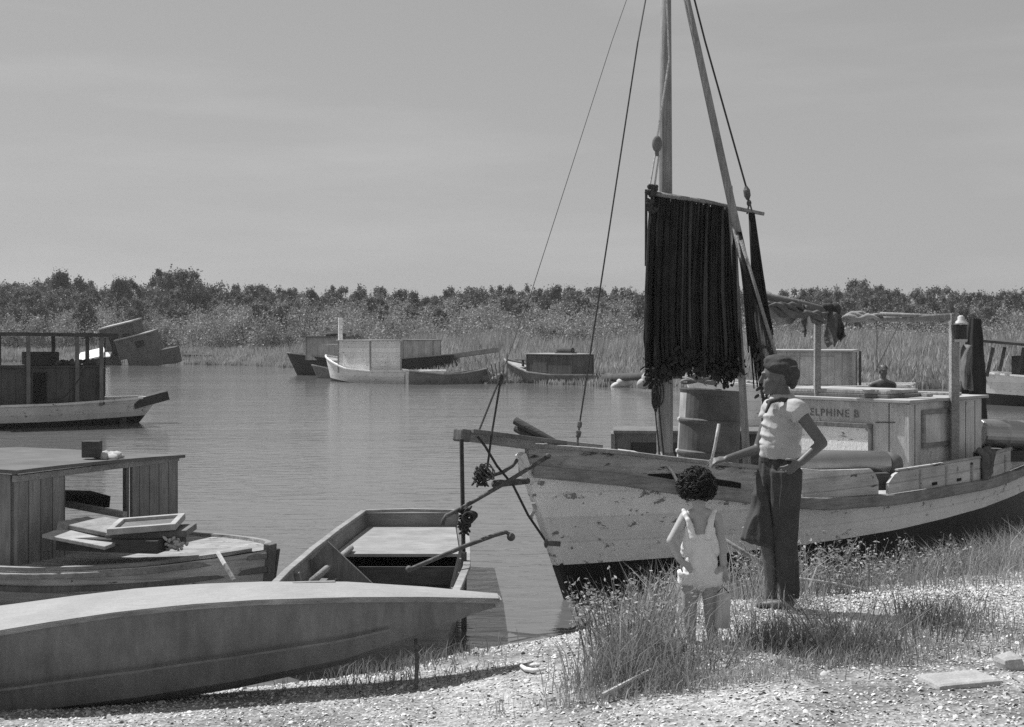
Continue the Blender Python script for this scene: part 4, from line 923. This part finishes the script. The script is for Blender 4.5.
b = MB(); b.ell(P(624,383,55),(.32,.25,.22)); b.ell(P(617,386,55),(.25,.2,.15)); tag(b.build('canvas_bag','card',origin=P(622,384,55),smooth=True,rough=.05,rscale=4),'grey lumpy bag floating under the long spar','bag')
b = MB(); b.ell(P(648,379,50),(.24,.2,.3)); b.ell(P(643,384,50),(.22,.2,.2)); tag(b.build('float_bag','canvas_pale',origin=P(646,382,50),smooth=True,rough=.04,rscale=4),'pale round float beside the mast under the net','float')
# wreck A
wr = thing('wrecked_cabin_boat','tilted half sunk boat with stepped dark cabin on the far left shore','boat',P(130,360,93),(R(8),R(-13),R(-8)))
def wb(n_, c, s, m, rot=(0,0,0), par=None, bev=.02):
    b = MB(); b.box(c,s,rot); return b.build(n_,m,par or wr,local=True,bevel=bev)
w1_ = wb('upper_cabin',(-.2,.5,1.45),(2.5,1.6,2.1),'grey_boards_wreck'); wb('roof',(-.2,.45,2.55),(2.5,1.9,.10),'roof_canvas',par=w1_)
w2_ = wb('lower_cabin',(.95,-.1,.85),(2.6,1.5,1.35),'grey_boards_wreck'); wb('roof',(.95,-.1,1.57),(2.6,1.7,.09),'canvas',par=w2_)
wb('front_boards',(-1.25,-.2,.75),(.5,.1,1.5),'grey_boards_far',(0,R(6),0)); wb('roof_pipe',(.75,.6,2.75),(.35,.3,.2),'dark_wood')
b = MB(); b.beam((-3.0,.0,.2),(-1.0,0,.2),1.6,.9); b.beam((.2,-.5,-.1),(3.7,-.5,-.35),.9,.9,w1=.7,h1=1.1); b.build('broken_hull','grey_boards_wreck',wr,local=True,bevel=.04)
wb('pale_deck_boards',(-2.3,-.6,1.0),(2.0,1.3,.12),'hull_white_paint',(R(22),0,0)); wb('bent_plank',(-1.7,-.9,.85),(1.8,.5,.08),'hull_white_paint',(R(35),R(8),0))
wb('doorway',(-.6,-.31,1.2),(.6,.03,1.3),'opening_dark',par=w1_,bev=0); wb('window',(.35,-.31,1.6),(.5,.03,.5),'opening_dark',par=w1_,bev=0); wb('window',(1.35,-.86,.95),(.6,.03,.45),'opening_dark',par=w2_,bev=0)
b = MB(); b.box(P(204,357,99),(3.,.8,.35),(0,R(2),0)); tag(b.build('drift_log','dark_wood',origin=P(204,357,99),bevel=.05,rough=.08,rscale=1),'dark log lying on the far shore right of the wreck','log')
b = MB(); b.box(P(235,362,96),(2.4,.6,.22),(0,R(2),0)); tag(b.build('drift_log','mid_wood',origin=P(235,362,96),bevel=.05,rough=.08,rscale=1),'smaller grey log at the waterline farther right of the wreck','log')
# boat F behind the lugger
a, c = P(700,0,31), P(905,0,29.5)
f1 = simple_boat('cabin_boat','pale boat with long low cabin floating behind the large boat',(a.x,a.y,0),aim(a,c),4.7,1.9,1.15,1.05,1.0,'hull_white_paint','pale_deck',.3,cut=.2)
MF = MW[f1.name]
cabin_at(f1, 1.5, 3.42, 1.2, .95, 1.78, 'grey_boards_far','roof_canvas',.05)
for x in (1.7,2.1,2.5,2.9):
    for y in (-.61,.61): b = MB(); b.box((x,y,1.38),(.33,.02,.60)); b.build('shutter','grey_boards_far',f1,local=True)
b = MB(); b.tube([P(860,395,29.3),P(860,351,29.3)],.03,6); b.build('pole','dark_wood',f1)
# person in the boat behind
# G right edge
a, c = P(976,0,42), P(1100,0,40)
g1 = simple_boat('sheltered_launch','pale boat with dark roofed shelter at the right edge by far shore',(a.x,a.y,0),aim(a,c),6,2.,1.0,.9,.85,'hull_white_paint','pale_deck',.3,cut=.45)
b = MB(); b.box((2.2,0,1.80),(3.6,1.7,.08),(0,R(5),0)); b.build('shelter_roof','dark_wood',g1,local=True)
for x in (.6,1.5,2.6,3.8):
    for y in (-.7,.7): b = MB(); b.box((x,y,1.32),(.09,.07,.9),(0,R(12),0)); b.build('shelter_post','dark_wood',g1,local=True)
b = MB(); b.box((2.4,.3,1.2),(2.6,.9,.6)); b.build('seat_box','dark_wood',g1,local=True)
# ------------------------------------------------------------------ people
def limb(b, pts, rs, **kw): b.chain([Vector(p) for p in pts], rs, **kw)
def hand(b, wrist, tip_dir, palm_n, s=1., curl=.35, spread=.018):
    """palm and five bent fingers; tip_dir along fingers, palm_n out of the palm"""
    w = Vector(wrist); d = Vector(tip_dir).normalized(); n_ = Vector(palm_n); n_ = (n_-d*n_.dot(d)).normalized(); sd = d.cross(n_)
    c = w+d*.045*s
    b.cap(w, w+d*.05*s, .020*s, .026*s, k=.55, kd=n_); 
    for k in (-1,0,1): b.cap(w+d*.012*s+sd*k*.012*s, w+d*.075*s+sd*k*.022*s, .014*s, .013*s, k=.8, kd=n_, n=10)
    for k, (o, L) in enumerate(((-.030,.058),(-.010,.070),(.010,.066),(.029,.050))):
        p0 = w+d*.072*s+sd*o*s; d1 = (d+sd*o*4+n_*curl*.6).normalized(); p1 = p0+d1*L*.5*s; d2 = (d+sd*o*3+n_*curl*2.2).normalized(); p2 = p1+d2*L*.5*s
        b.chain([p0,p1,p2],[.0085*s,.0078*s,.0068*s],n=8)
    p0 = w+d*.02*s-sd*.022*s; p1 = p0+(d*.55-sd*.8+n_*.3).normalized()*.038*s; p2 = p1+(d*.9-sd*.2+n_*.5).normalized()*.032*s
    b.chain([p0,p1,p2],[.012*s,.0095*s,.008*s],n=8)
def head(b, c, fwd, s=1., tilt=0):
    """skull, face, nose, lips, ears; c = centre of the head, fwd = horizontal look direction"""
    c = Vector(c); f_ = Vector(fwd).normalized(); rt = f_.cross(Vector((0,0,1))); a = math.atan2(f_.y,f_.x); ro = (0,0,a)
    def q(x, y, z): return c+f_*x*s+rt*y*s+Vector((0,0,z*s))
    b.ell(q(-.012,0,.025),(.098*s,.076*s,.092*s),ro,20,14); b.ell(q(.025,0,-.045),(.066*s,.056*s,.066*s),ro,16,12)
    b.ell(q(.070,0,-.088),(.024*s,.026*s,.020*s),ro,12,8); b.cap(q(.088,0,.015),q(.107,0,-.028),.009*s,.014*s,n=10)
    b.ell(q(.080,0,-.058),(.016*s,.026*s,.010*s),ro,10,8); b.ell(q(.082,0,.022),(.018*s,.05*s,.012*s),ro,12,8)
    for y in (-1,1):
        b.ell(q(.045,y*.042,-.03),(.030*s,.02*s,.026*s),ro,10,8); b.ell(q(-.008,y*.076,-.008),(.020*s,.009*s,.031*s),ro,10,8)
    return q
# --- child
CY = 7.3
ch = thing('person','small child in white sunsuit with dark curly hair seen from behind on bank','child',P(702,645,CY))
b = MB(); fw = Vector((-.25,1,0))
head(b, P(697,488,CY), fw, .80)
limb(b,[P(698,500,CY),P(700,515,CY)],[.034,.036])
limb(b,[P(700,517,CY),P(701,535,CY),P(701,556,CY),P(701,572,CY)],[.058,.070,.070,.080],k=.74,kd=(0,1,0))
limb(b,[P(688,516,CY),P(700,512,CY),P(715,517,CY)],[.030,.036,.030])
limb(b,[P(685,517,CY),P(671,541,CY-.04),P(680,560,CY-.08)],[.031,.025,.019]); hand(b,P(680,560,CY-.08),(.75,-.05,-.55),(-.5,.6,-.3),.68,.3)
limb(b,[P(717,518,CY),P(722,545,CY),P(723.5,564,CY-.02)],[.030,.025,.019]); hand(b,P(723.5,565,CY-.02),(.03,0,-1),(.2,1,0),.72,.25)
limb(b,[P(692,574,CY),P(689.5,604,CY),P(690,622,CY),P(691,641,CY)],[.062,.041,.037,.023]); limb(b,[P(710,574,CY),P(711,605,CY-.01),P(711.5,624,CY-.01),P(713,644,CY-.02)],[.062,.041,.037,.023])
for x, y, d in ((691,645,0),(713.5,648,-.02)):
    p = P(x,y-1,CY+d); b.chain([p,p+Vector((-.01,.06,-.005)),p+Vector((-.012,.115,-.012))],[.026,.024,.018],k=.8,kd=(0,0,1))
b.build('body','skin_child',ch,remesh=.0048)
b = MB(); hr = random.Random(8); hc = P(696.5,485.5,CY+.0)
b.ell(hc+Vector((0,.0,.01)),(.088,.09,.083),(0,0,0),20,14)
for k in range(950):
    d = Vector((hr.gauss(0,1),hr.gauss(0,1),hr.gauss(0,1))).normalized()
    if d.z < -.75 or (d.y > .55 and d.z < .2): continue
    rr = .089*(1+ (.08 if d.z < 0 else 0)+.22*noise.noise(d*2.6+Vector((3,1,2)))); c = hc+Vector((d.x*rr*1.0,d.y*rr*.97,d.z*.086+.006)); ax = (d*.5+Vector((hr.gauss(0,.4),hr.gauss(0,.4),-.8))).normalized(); a_ = ax.orthogonal().normalized(); b_ = ax.cross(a_); q_ = hr.uniform(.007,.017); ph = hr.random()*6
    b.tube([c+ax*(.034*(j/11-.4))+(a_*math.cos(ph+j*.7)+b_*math.sin(ph+j*.7))*q_ for j in range(12)], [.0014+.0016*math.sin(3.14*j/11) for j in range(12)], 5)
b.build('hair','hair',ch,smooth=True)
b = MB()
limb(b,[P(700,533,CY),P(701,545,CY),P(701,558,CY)],[.073,.075,.078],k=.78,kd=(0,1,0),flat=True)
limb(b,[P(683.5,511.5,CY),P(688,520,CY-.045),P(693,537,CY-.058)],[.014,.015,.02]); limb(b,[P(714,511,CY),P(711,520,CY-.045),P(708,537,CY-.058)],[.014,.015,.02])
limb(b,[P(683.5,511.5,CY),P(688,522,CY+.055),P(693,537,CY+.05)],[.014,.02,.03]); limb(b,[P(714,511,CY),P(711,522,CY+.055),P(708,537,CY+.05)],[.014,.02,.03])
limb(b,[P(689,530,CY-.03),P(686,552,CY-.0)],[.022,.03]); limb(b,[P(711,530,CY-.03),P(715,552,CY-.0)],[.022,.028])
b.build('sun_top','white_cotton',ch,remesh=.0055,rough=.004,rst=(16,16,22))
b = MB(); limb(b,[P(702,549,CY-.005),P(701,562,CY-.01),P(700,574,CY-.01)],[.064,.086,.094],k=.86,kd=(0,1,0))
b.cap(P(691,572,CY),P(690,584,CY),.072,.064,flat=True,k=1.); b.cap(P(709.5,572,CY),P(710,585,CY),.070,.063,flat=True)
b.build('shorts','white_cotton',ch,remesh=.0055,rough=.006,rst=(24,24,14))
# card box beside the child
bc = P(723,610,7.2); b = MB(); b.box(bc,(.072,.05,.185),(0,R(4),R(8)),taper=.88)
bo = b.build('tin_box','card',origin=bc,bevel=.004); tag(bo,'narrow pale box standing on the shells beside the child legs','box')
b = MB(); b.tube([bc+Vector((-.03,0,.092)),bc+Vector((0,0,.125)),bc+Vector((.03,0,.092))],.003,5); hnd = b.build('wire_handle','wire',bo)
# --- older boy in cap
BYY = 8.2
by = thing('person','older youth in knit cap, pale shirt and dark wide trousers, hand on hip','person',P(774,613,BYY))
fwd = Vector((-.93,.36,0)); b = MB()
q = head(b, P(778,377,BYY), fwd, 1.0)
limb(b,[P(780,386,BYY),P(785,403,BYY)],[.047,.052])
limb(b,[P(783,410,BYY),P(783,425,BYY),P(780,448,BYY),P(780,470,BYY)],[.10,.115,.105,.10],k=.78,kd=(0,1,0))
sN, sF = P(797,409,8.05), P(771,409,8.35)
limb(b,[sN,P(784,404,BYY),sF],[.043,.06,.043])
limb(b,[sN,P(822,443,7.98),P(801,462,7.95)],[.042,.033,.024]); hand(b,P(801,462,7.95),(-.75,.25,-.55),(-.3,.8,.2),.95,.35)
limb(b,[sF,P(758,449,8.33),P(727,459,8.18)],[.040,.031,.023]); hand(b,P(727,459,8.18),(-1,-.1,-.12),(0,.35,-.9),.95,.55)
limb(b,[P(785,474,8.13),P(786,535,8.15),P(789,598,8.16)],[.07,.050,.035]); limb(b,[P(771,474,8.27),P(768,537,8.24),P(771,575,8.24),P(772,606,8.24)],[.07,.050,.042,.030])
for p, d in ((P(789,603,8.16),(-.9,.3,0)),(P(771,611,8.24),(-.9,-.35,0))):
    d = Vector(d).normalized(); b.chain([p,p+d*.10+Vector((0,0,-.012)),p+d*.18+Vector((0,0,-.022))],[.038,.034,.024],k=.75,kd=(0,0,1))
b.build('body','skin_boy',by,remesh=.0055)
b = MB() # shirt
limb(b,[P(783,409,BYY),P(782,425,BYY),P(780,442,BYY),P(780,450,BYY)],[.104,.119,.119,.116],k=.84,kd=(0,1,0))
b.cap(P(780,446,BYY),P(780,457,BYY),.124,.114,flat=True,k=.84,kd=(0,1,0))
limb(b,[sN,P(784,405,BYY),sF],[.056,.07,.056]); b.cap(sN+Vector((.0,0,.01)),P(803,417,8.04),.054,.058,flat=True); b.cap(sF,P(768,419,8.34),.052,.056,flat=True)
b.build('shirt','cotton_shirt',by,remesh=.006,rough=.009,rst=(7,7,16))
b = MB(); limb(b,[P(768,402,8.14),P(780,399,8.08),P(791,401,8.10),P(793,402,8.24),P(783,399,8.31),P(770,401,8.28)],[.014,.016,.017,.016,.014,.013]); limb(b,[P(770,402,8.12),P(766,412,8.07)],[.013,.009])
b.build('collar','dark_collar',by,remesh=.006)
b = MB()
b.cap(P(780,458,BYY),P(780,476,BYY),.116,.122,flat=True,k=.80,kd=(0,1,0))
b.chain([P(785,470,8.14),P(785,535,8.15),P(787,560,8.16),P(789.5,598,8.16)],[.095,.068,.060,.050],flat=True)
b.chain([P(775,470,8.24),P(765,508,8.20),P(757,543,8.17)],[.10,.082,.094],flat=True,k=.75)
b.ell(P(780,476,8.2),(.118,.095,.08))
b.build('trousers','trousers_cloth',by,remesh=.007,rough=.012,rst=(15,15,2.5))
b = MB(); b.lathe(P(780,461,BYY),P(780,457,BYY),[(0,.121),(1,.121)],24)
for i, v_ in enumerate(b.v): b.v[i] = (v_[0], BYY+(v_[1]-BYY)*.82, v_[2])
b.build('belt','canvas_dark',by)
b = MB(); cc = q(-.015,0,.065)
b.ell(cc,(.102,.092,.072),(0,R(-6),math.atan2(fwd.y,fwd.x)),20,12); b.ell(q(-.075,-.01,.02),(.055,.07,.075),(0,0,0),14,10); b.ell(q(.03,0,.095),(.06,.07,.035))
for k in range(0): a0 = -1.1+k*.55; b.chain([cc+Vector((.10*math.cos(a0+1.2),-.088,.02+.05*math.sin(k)))+Vector((0,0,.0)),cc+Vector((0,-.06,.065)),cc+Vector((-.08,-.02,.04+.01*k))],[.004,.006,.004],n=8)
b.cap(q(-.09,-.02,-.01),q(-.095,-.03,-.05),.035,.018)
b.build('cap','cap_cloth',by,remesh=.0055,rough=.005,rst=(10,10,22))
# stick in the hand, rope
b = MB(); b.tube([P(719,424,8.12),P(715,446,8.13),P(710,467,8.14)],[.010,.009,.008],8); tag(b.build('short_stick','rope_pale',origin=P(712,463,8.13),smooth=True),'short pale stick held upright in the outstretched hand of the youth','stick')
# --- man behind
mn = thing('person','distant man seen head and shoulders above the cabin roof boards','person',P(882,430,26))
b = MB(); head(b,P(883,371,26),(.3,-1,0),1.05); limb(b,[P(883,376,26),P(883,384,26)],[.06,.07]); limb(b,[P(872,385.5,26),P(883,382.5,26),P(893,385.5,26)],[.07,.09,.07])
limb(b,[P(882,388,26),P(882,400,26),P(882,418,26)],[.16,.17,.15],k=.7,kd=(0,1,0))
for sx in (-1,1): limb(b,[P(882+11*sx,387,26),P(882+15*sx,402,25.9),P(882+12*sx,415,25.6)],[.055,.045,.035]); hand(b,P(882+12*sx,415,25.6),(0,-.6,-.8),(0,1,0),1.); limb(b,[P(882+5*sx,418,26),P(882+7*sx,420,25.55),P(882+7*sx,441,25.5)],[.08,.06,.045])
b.build('body','skin_boy',mn,remesh=.012)
b = MB(); limb(b,[P(873,386,26),P(883,383.5,26),P(892,386,26)],[.08,.095,.08]); limb(b,[P(882,388,26),P(882,400,26),P(882,416,26)],[.175,.185,.17],k=.75,kd=(0,1,0)); b.build('shirt','trousers_cloth',mn,remesh=.014)
b = MB(); b.ell(P(883,368.5,26.02),(.09,.10,.075)); b.ell(P(883,371,26.06),(.085,.07,.09)); b.build('hair','hair',mn,remesh=.01)
a, c = P(842,0,26.3), P(930,0,25.4)
f2 = simple_boat('rowing_skiff','low skiff carrying the distant man behind the cabin roof',(a.x,a.y,0),aim(a,c),1.9,1.2,.42,.4,.35,'dinghy_paint',None,.3,thick=.04,cat='skiff',cut=.2)
b = MB(); b.box((.85,0,.31),(.3,1.,.04)); b.build('seat','weathered_wood',f2,local=True)
# ------------------------------------------------------------------ bank plants, shells, small things
def gzz(X, Y): return np.array([gz(float(a), float(c)) for a, c in zip(X, Y)])
def scatter(specs, name, mats, label, cat, seed, w=(.003,.007), lean=(.1,.95)):
    rr = np.random.default_rng(seed); Vs = []; Fs = []; Ms = []; off = 0
    for (cx, cy, sx, sy, n, h0, h1, mi_) in specs:
        n = int(n); X = rr.normal(cx, sx, n); Y = rr.normal(cy, sy, n)
        k = np.array([interp(a, SH) for a in X]) > Y-.05; X, Y = X[k], Y[k]
        if len(X) == 0: continue
        Z = gzz(X, Y)-.005; v, f = blades(X, Y, Z, rr.uniform(h0,h1,len(X)), rr.uniform(w[0],w[1],len(X)), rr.uniform(lean[0],lean[1],len(X)), seed+len(Vs))
        Vs.append(v); Fs.append(f+off); off += len(v); Ms.append(np.full(len(f)//3, mi_))
    return tag(link(np_mesh(name, np.concatenate(Vs), np.concatenate(Fs), 3, mats, np.concatenate(Ms))), label, cat, kind='stuff')
def G(px, py, z=.53): Y = (CZ-z)*F/(py-HZ); return ((px-512)*Y/F, Y)
sp = []
def g(px, py, sx, sy, n, h0, h1, mi_, z=.53): x, y = G(px, py, z); sp.append((x, y, sx, sy, n, h0, h1, mi_))
# front left tuft mass
g(632,668,.13,.16,900,.08,.36,1); g(645,655,.10,.15,170,.30,.60,0); g(600,672,.14,.08,200,.06,.26,1); g(668,680,.12,.10,420,.05,.20,1)
g(640,686,.3,.06,600,.03,.12,0)
# low clumps in front of and around the feet
g(735,655,.12,.10,240,.05,.18,1); g(772,645,.11,.10,300,.06,.22,2); g(745,682,.2,.06,300,.03,.10,0)
g(700,655,.16,.1,120,.04,.18,1); g(668,622,.08,.2,110,.15,.45,0,.5); g(720,622,.2,.15,200,.05,.2,1,.5)
g(812,650,.15,.12,560,.07,.26,2); g(850,660,.14,.10,420,.06,.24,2); g(885,640,.14,.12,300,.05,.2,1); g(840,670,.25,.06,500,.03,.12,1)
g(925,628,.12,.12,330,.06,.24,2); g(962,622,.16,.15,180,.05,.2,2); g(905,655,.25,.12,400,.03,.13,1); g(1010,640,.3,.3,300,.05,.2,1)
g(785,600,.10,.12,120,.2,.5,0); g(770,605,.06,.05,60,.3,.55,0)
# crest behind
for px_ in range(800,1030,16): g(px_, 592-(px_-800)*.06, .12,.12, 50,.05,.18,1)
for (x, y, n_, h1) in ((3.0,9.9,350,.32),(3.4,10.2,800,.38),(3.8,10.5,1200,.44),(4.2,10.8,1300,.46),(4.7,11.2,1300,.46),(5.3,11.6,1100,.42)): sp.append((x, y-.25, .25,.22, n_, .15, h1, 0 if n_ > 1000 else 1))
for (x, y, n_, h1) in ((.9,9.15,250,.3),(1.3,9.2,400,.35),(1.8,9.4,500,.35),(2.3,9.7,300,.3),(2.7,9.8,300,.3)): sp.append((x, y-.2, .2,.15, n_, .08, h1, 1))
sp.append((-.62,8.3,.25,.25,500,.04,.16,2)); sp.append((-.6,7.4,.3,.2,260,.03,.12,2)); sp.append((6,8.5,1.5,1.5,2500,.05,.3,1))
scatter(sp,'bank_grass',['grass_pale','grass_mid','grass_dark'],'wild grass growing in tufts over the shell bank','grass',21)
def weed(name, cx, cy, n, h, spread, label, seed, leaf=.027, mats=('weed_stem','weed_leaf'), lean=.35, nl=18):
    rr = random.Random(seed); z0 = gz(cx, cy); t = thing(name, label, 'weed', (cx, cy, z0)); s_ = MB(); LV = []; 
    for k in range(n):
        a = rr.uniform(0,6.28); q = spread*math.sqrt(rr.random())*.45; p = Vector((cx+math.cos(a)*q, cy+math.sin(a)*q, z0-.01)); hh = h*rr.uniform(.5,1.05)
        d = Vector((math.cos(a),math.sin(a),0))*lean*rr.uniform(.3,1.3); pts = [p, p+d*hh*.35+Vector((0,0,hh*.5)), p+d*hh+Vector((rr.uniform(-.02,.02),0,hh*.95))]
        s_.tube(pts,[.0035,.0026,.0012],4,cap=False)
        for j in range(nl):
            u = .25+.75*rr.random(); c = pts[0].lerp(pts[1],u*2) if u < .5 else pts[1].lerp(pts[2],u*2-1)
            c = c+Vector((rr.gauss(0,.018),rr.gauss(0,.018),rr.gauss(0,.012))); s = leaf*rr.uniform(.5,1.2)*(1.15-u*.4)
            aa = Vector((rr.gauss(0,1),rr.gauss(0,1),rr.gauss(0,.6))).normalized(); bb = aa.cross(Vector((rr.gauss(0,1),rr.gauss(0,1),rr.gauss(0,1)))).normalized()
            LV += [c-aa*s*.75, c+bb*s*.28, c+aa*s*.75, c-bb*s*.28]
    s_.build('stems',mats[0],t)
    v = np.array([tuple(x-t.location) for x in LV]); me = np_mesh('leaves', v, np.arange(len(v)), 4, [mats[1]]); o = bpy.data.objects.new('leaves', me); COL.objects.link(o); o.parent = t; return t
x, y = G(628,650); weed('leafy_weed',x,y,85,.50,.50,'big bushy weed at the water edge left of the child',1)
x, y = G(600,640,.4); weed('leafy_weed',x,y,26,.38,.32,'small leafy weed on the left edge of the big bushy weed',2)
weed('leafy_weed',1.62,8.75,26,.46,.34,'leafy weed growing between the child and the youth',3,.028)
weed('leafy_weed',2.05,8.9,28,.42,.4,'leafy weed just right of the youth trousers',4,.028)
weed('leafy_weed',2.45,9.3,32,.34,.45,'pale leafy weed behind the long stick on the bank crest',5,.028)
weed('leafy_weed',2.95,9.6,30,.32,.45,'leafy weed beside the tall pale grass under the hull',6,.026)
x, y = G(845,655); weed('scrubby_weed',x,y,50,.30,.5,'dark scrubby weed on the shells right of the youth feet',7,.014,('weed_stem','grass_dark'),.7,10)
x, y = G(930,640); weed('scrubby_weed',x,y,36,.27,.42,'dark scrubby weed near the right edge of the shell bank',8,.014,('weed_stem','grass_dark'),.6,10)
x, y = G(700,668); weed('scrubby_weed',x,y,30,.22,.4,'low scrubby weed in front of the child feet',9,.016,('weed_stem','grass_mid'),.8,10)
# shells
n = 60000; X = np.concatenate([rng.uniform(-3.,4.6,n), rng.uniform(.8,4.6,24000)]); Y = np.concatenate([5.3+rng.uniform(0,1,n)**1.1*5.5, rng.uniform(7.8,9.8,24000)])
cl = np.array([noise.noise(Vector((a*1.6,c*1.6,9.))) for a, c in zip(X, Y)]); shy = np.array([interp(a, SH) for a in X])
k = (Y < shy+.03) & ((cl > -.32+.0*X) | (rng.uniform(0,1,len(X)) < .35)); X, Y = X[k], Y[k]; Z = gzz(X, Y); n = len(X)
a = rng.uniform(0,6.28,n); s = rng.uniform(.003,.0095,n)*np.where(rng.uniform(0,1,n) < .08, 1.9, 1.); tl = rng.normal(0,.35,(n,2))
u = np.stack([np.cos(a), np.sin(a), tl[:,0]],1)*s[:,None]; w_ = np.stack([-np.sin(a)*.7, np.cos(a)*.7, tl[:,1]],1)*s[:,None]; c_ = np.stack([X,Y,Z+.003],1); up = np.zeros((n,3)); up[:,2] = s*.45
v = np.stack([c_+u, c_+.5*u+w_, c_-.6*u+.8*w_, c_-u, c_-.5*u-w_, c_+.6*u-.9*w_, c_+up], 1).reshape(-1,3)
base = np.arange(n)[:,None]*7; f = (base+np.array([[0,1,6,1,2,6,2,3,6,3,4,6,4,5,6,5,0,6]])).ravel(); mi = np.repeat(rng.choice(3, n, p=[.42,.38,.20]), 6)
tag(link(np_mesh('loose_shells', v, f, 3, ['shell_white','shell_grey','shell_dark'], mi)), 'loose broken oyster shells scattered over the bank', 'shells', kind='stuff')
# sticks and debris
b = MB(); b.tube([P(722,538,8.5),P(750,556,8.5),P(782,575,8.45)],[.012,.014,.014],7); tag(b.build('driftwood_stick','weathered_wood',origin=P(750,556,8.5),smooth=True),'pale stick slanting down between the child and the youth','stick')
b = MB(); x0_, y0_ = G(792,575); b.tube([P(785,577,8.6),P(830,583,8.8),P(884,594,8.72)],[.010,.011,.009],7); tag(b.build('driftwood_stick','rope_pale',origin=P(830,583,8.8),smooth=True),'long pale stick lying on the bank crest right of the youth','stick')
b = MB(); pts = []
for px_, py_ in ((521,673),(526,679),(534,683),(546,684)): x, y = G(px_,py_,.36); pts.append(Vector((x,y,gz(x,y)+.02)))
b.tube(pts,[.01,.013,.012,.006],7); x, y = G(534,672,.36); b.ell((x,y,gz(x,y)+.01),(.04,.025,.012)); tag(b.build('bleached_branch','shell_white',origin=pts[1],smooth=True),'small bleached curved branch lying on the shells near the water','branch')
x, y = G(632,683); b = MB(); b.tube([Vector((x-.15,y-.12,gz(x,y)+.02)),Vector((x+.1,y+.08,gz(x,y)+.09))],[.012,.009],7); tag(b.build('broken_reed','rope_pale',origin=(x,y,gz(x,y))),'broken pale reed stalk lying under the big bushy weed','reed')
x, y = G(958,684,.55); b = MB(); b.box((x,y,gz(x,y)-.005),(.34,.20,.06),(R(3),R(-2),R(14))); tag(b.build('stone_slab','stone',origin=(x,y,gz(x,y)),bevel=.02,rough=.015,rscale=7),'flat pale stone slab half buried at the lower right','stone')
x, y = G(1010,668,.55); b = MB(); b.box((x,y,gz(x,y)+.01),(.12,.12,.12),(R(3),R(-8),R(14))); tag(b.build('stone_block','stone',origin=(x,y,gz(x,y)),bevel=.03,rough=.02,rscale=7),'small dark stone block at the right of the flat slab','stone')
# ------------------------------------------------------------------ air
hm_ = bpy.data.materials.new('haze_air'); hm_.use_nodes = True; nt = hm_.node_tree; nt.nodes.remove(nt.nodes['Principled BSDF'])
pv = nt.nodes.new('ShaderNodeVolumePrincipled'); pv.inputs['Color'].default_value = (.9,.9,.9,1); pv.inputs['Density'].default_value = .00045; pv.inputs['Anisotropy'].default_value = .3
nt.links.new(pv.outputs[0], nt.nodes['Material Output'].inputs['Volume']); M['haze_air'] = hm_
b = MB(); b.box((0,2900,4.5),(6200,6400,13)); b.build('haze','haze_air')['kind'] = 'stuff'
# ------------------------------------------------------------------ camera, sun, sky
cam = bpy.data.cameras.new('camera'); co = bpy.data.objects.new('camera', cam); COL.objects.link(co); sc.camera = co
co.location = (0,0,CZ); co.rotation_euler = (R(90),0,0); cam.sensor_width = 36; cam.lens = 36*F/1024; cam.shift_y = (HZ-363.5)/1024; cam.clip_end = 12000
sd_ = Vector((-.60,.38,1.06)).normalized(); el = math.asin(sd_.z); az = math.atan2(sd_.x, sd_.y)
sl = bpy.data.lights.new('sun','SUN'); sl.energy = 4.0; sl.angle = R(.53); so = bpy.data.objects.new('sun', sl); COL.objects.link(so); so.rotation_euler = sd_.to_track_quat('Z','Y').to_euler()
w = bpy.data.worlds.new('World'); sc.world = w; w.use_nodes = True; nt = w.node_tree; N = nt.nodes; K = nt.links
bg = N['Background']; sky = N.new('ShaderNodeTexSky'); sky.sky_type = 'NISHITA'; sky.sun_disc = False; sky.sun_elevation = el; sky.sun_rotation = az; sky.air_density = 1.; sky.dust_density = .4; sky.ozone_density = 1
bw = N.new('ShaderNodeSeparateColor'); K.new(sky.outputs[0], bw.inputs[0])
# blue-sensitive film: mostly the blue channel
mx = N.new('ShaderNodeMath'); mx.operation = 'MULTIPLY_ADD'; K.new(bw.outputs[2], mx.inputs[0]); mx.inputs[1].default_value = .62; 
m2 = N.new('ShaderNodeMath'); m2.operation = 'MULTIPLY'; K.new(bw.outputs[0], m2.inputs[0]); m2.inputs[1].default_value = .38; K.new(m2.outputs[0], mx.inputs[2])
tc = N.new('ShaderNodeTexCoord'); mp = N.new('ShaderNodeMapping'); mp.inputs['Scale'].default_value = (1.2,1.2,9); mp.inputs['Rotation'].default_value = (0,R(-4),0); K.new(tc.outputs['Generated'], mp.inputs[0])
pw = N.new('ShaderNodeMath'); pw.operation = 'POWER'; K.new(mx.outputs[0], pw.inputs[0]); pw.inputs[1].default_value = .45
nz = N.new('ShaderNodeTexNoise'); nz.inputs['Scale'].default_value = 2.4; nz.inputs['Detail'].default_value = 6; nz.inputs['Roughness'].default_value = .55; K.new(mp.outputs[0], nz.inputs[0])
mr = N.new('ShaderNodeMapRange'); K.new(nz.outputs[0], mr.inputs[0]); mr.inputs[1].default_value = .45; mr.inputs[2].default_value = .8; mr.inputs[3].default_value = 1.; mr.inputs[4].default_value = 1.16
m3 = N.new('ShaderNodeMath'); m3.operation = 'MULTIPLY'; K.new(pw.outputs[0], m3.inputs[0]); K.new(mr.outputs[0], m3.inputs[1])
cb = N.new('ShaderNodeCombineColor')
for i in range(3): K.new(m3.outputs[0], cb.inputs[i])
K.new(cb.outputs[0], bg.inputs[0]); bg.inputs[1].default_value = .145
sc.view_settings.view_transform = 'Standard'; sc.view_settings.look = 'None'; sc.view_settings.exposure = .42; sc.view_settings.gamma = 1
sc.cycles.max_bounces = 6; sc.cycles.use_denoising = False; sc.cycles.sample_clamp_indirect = 3
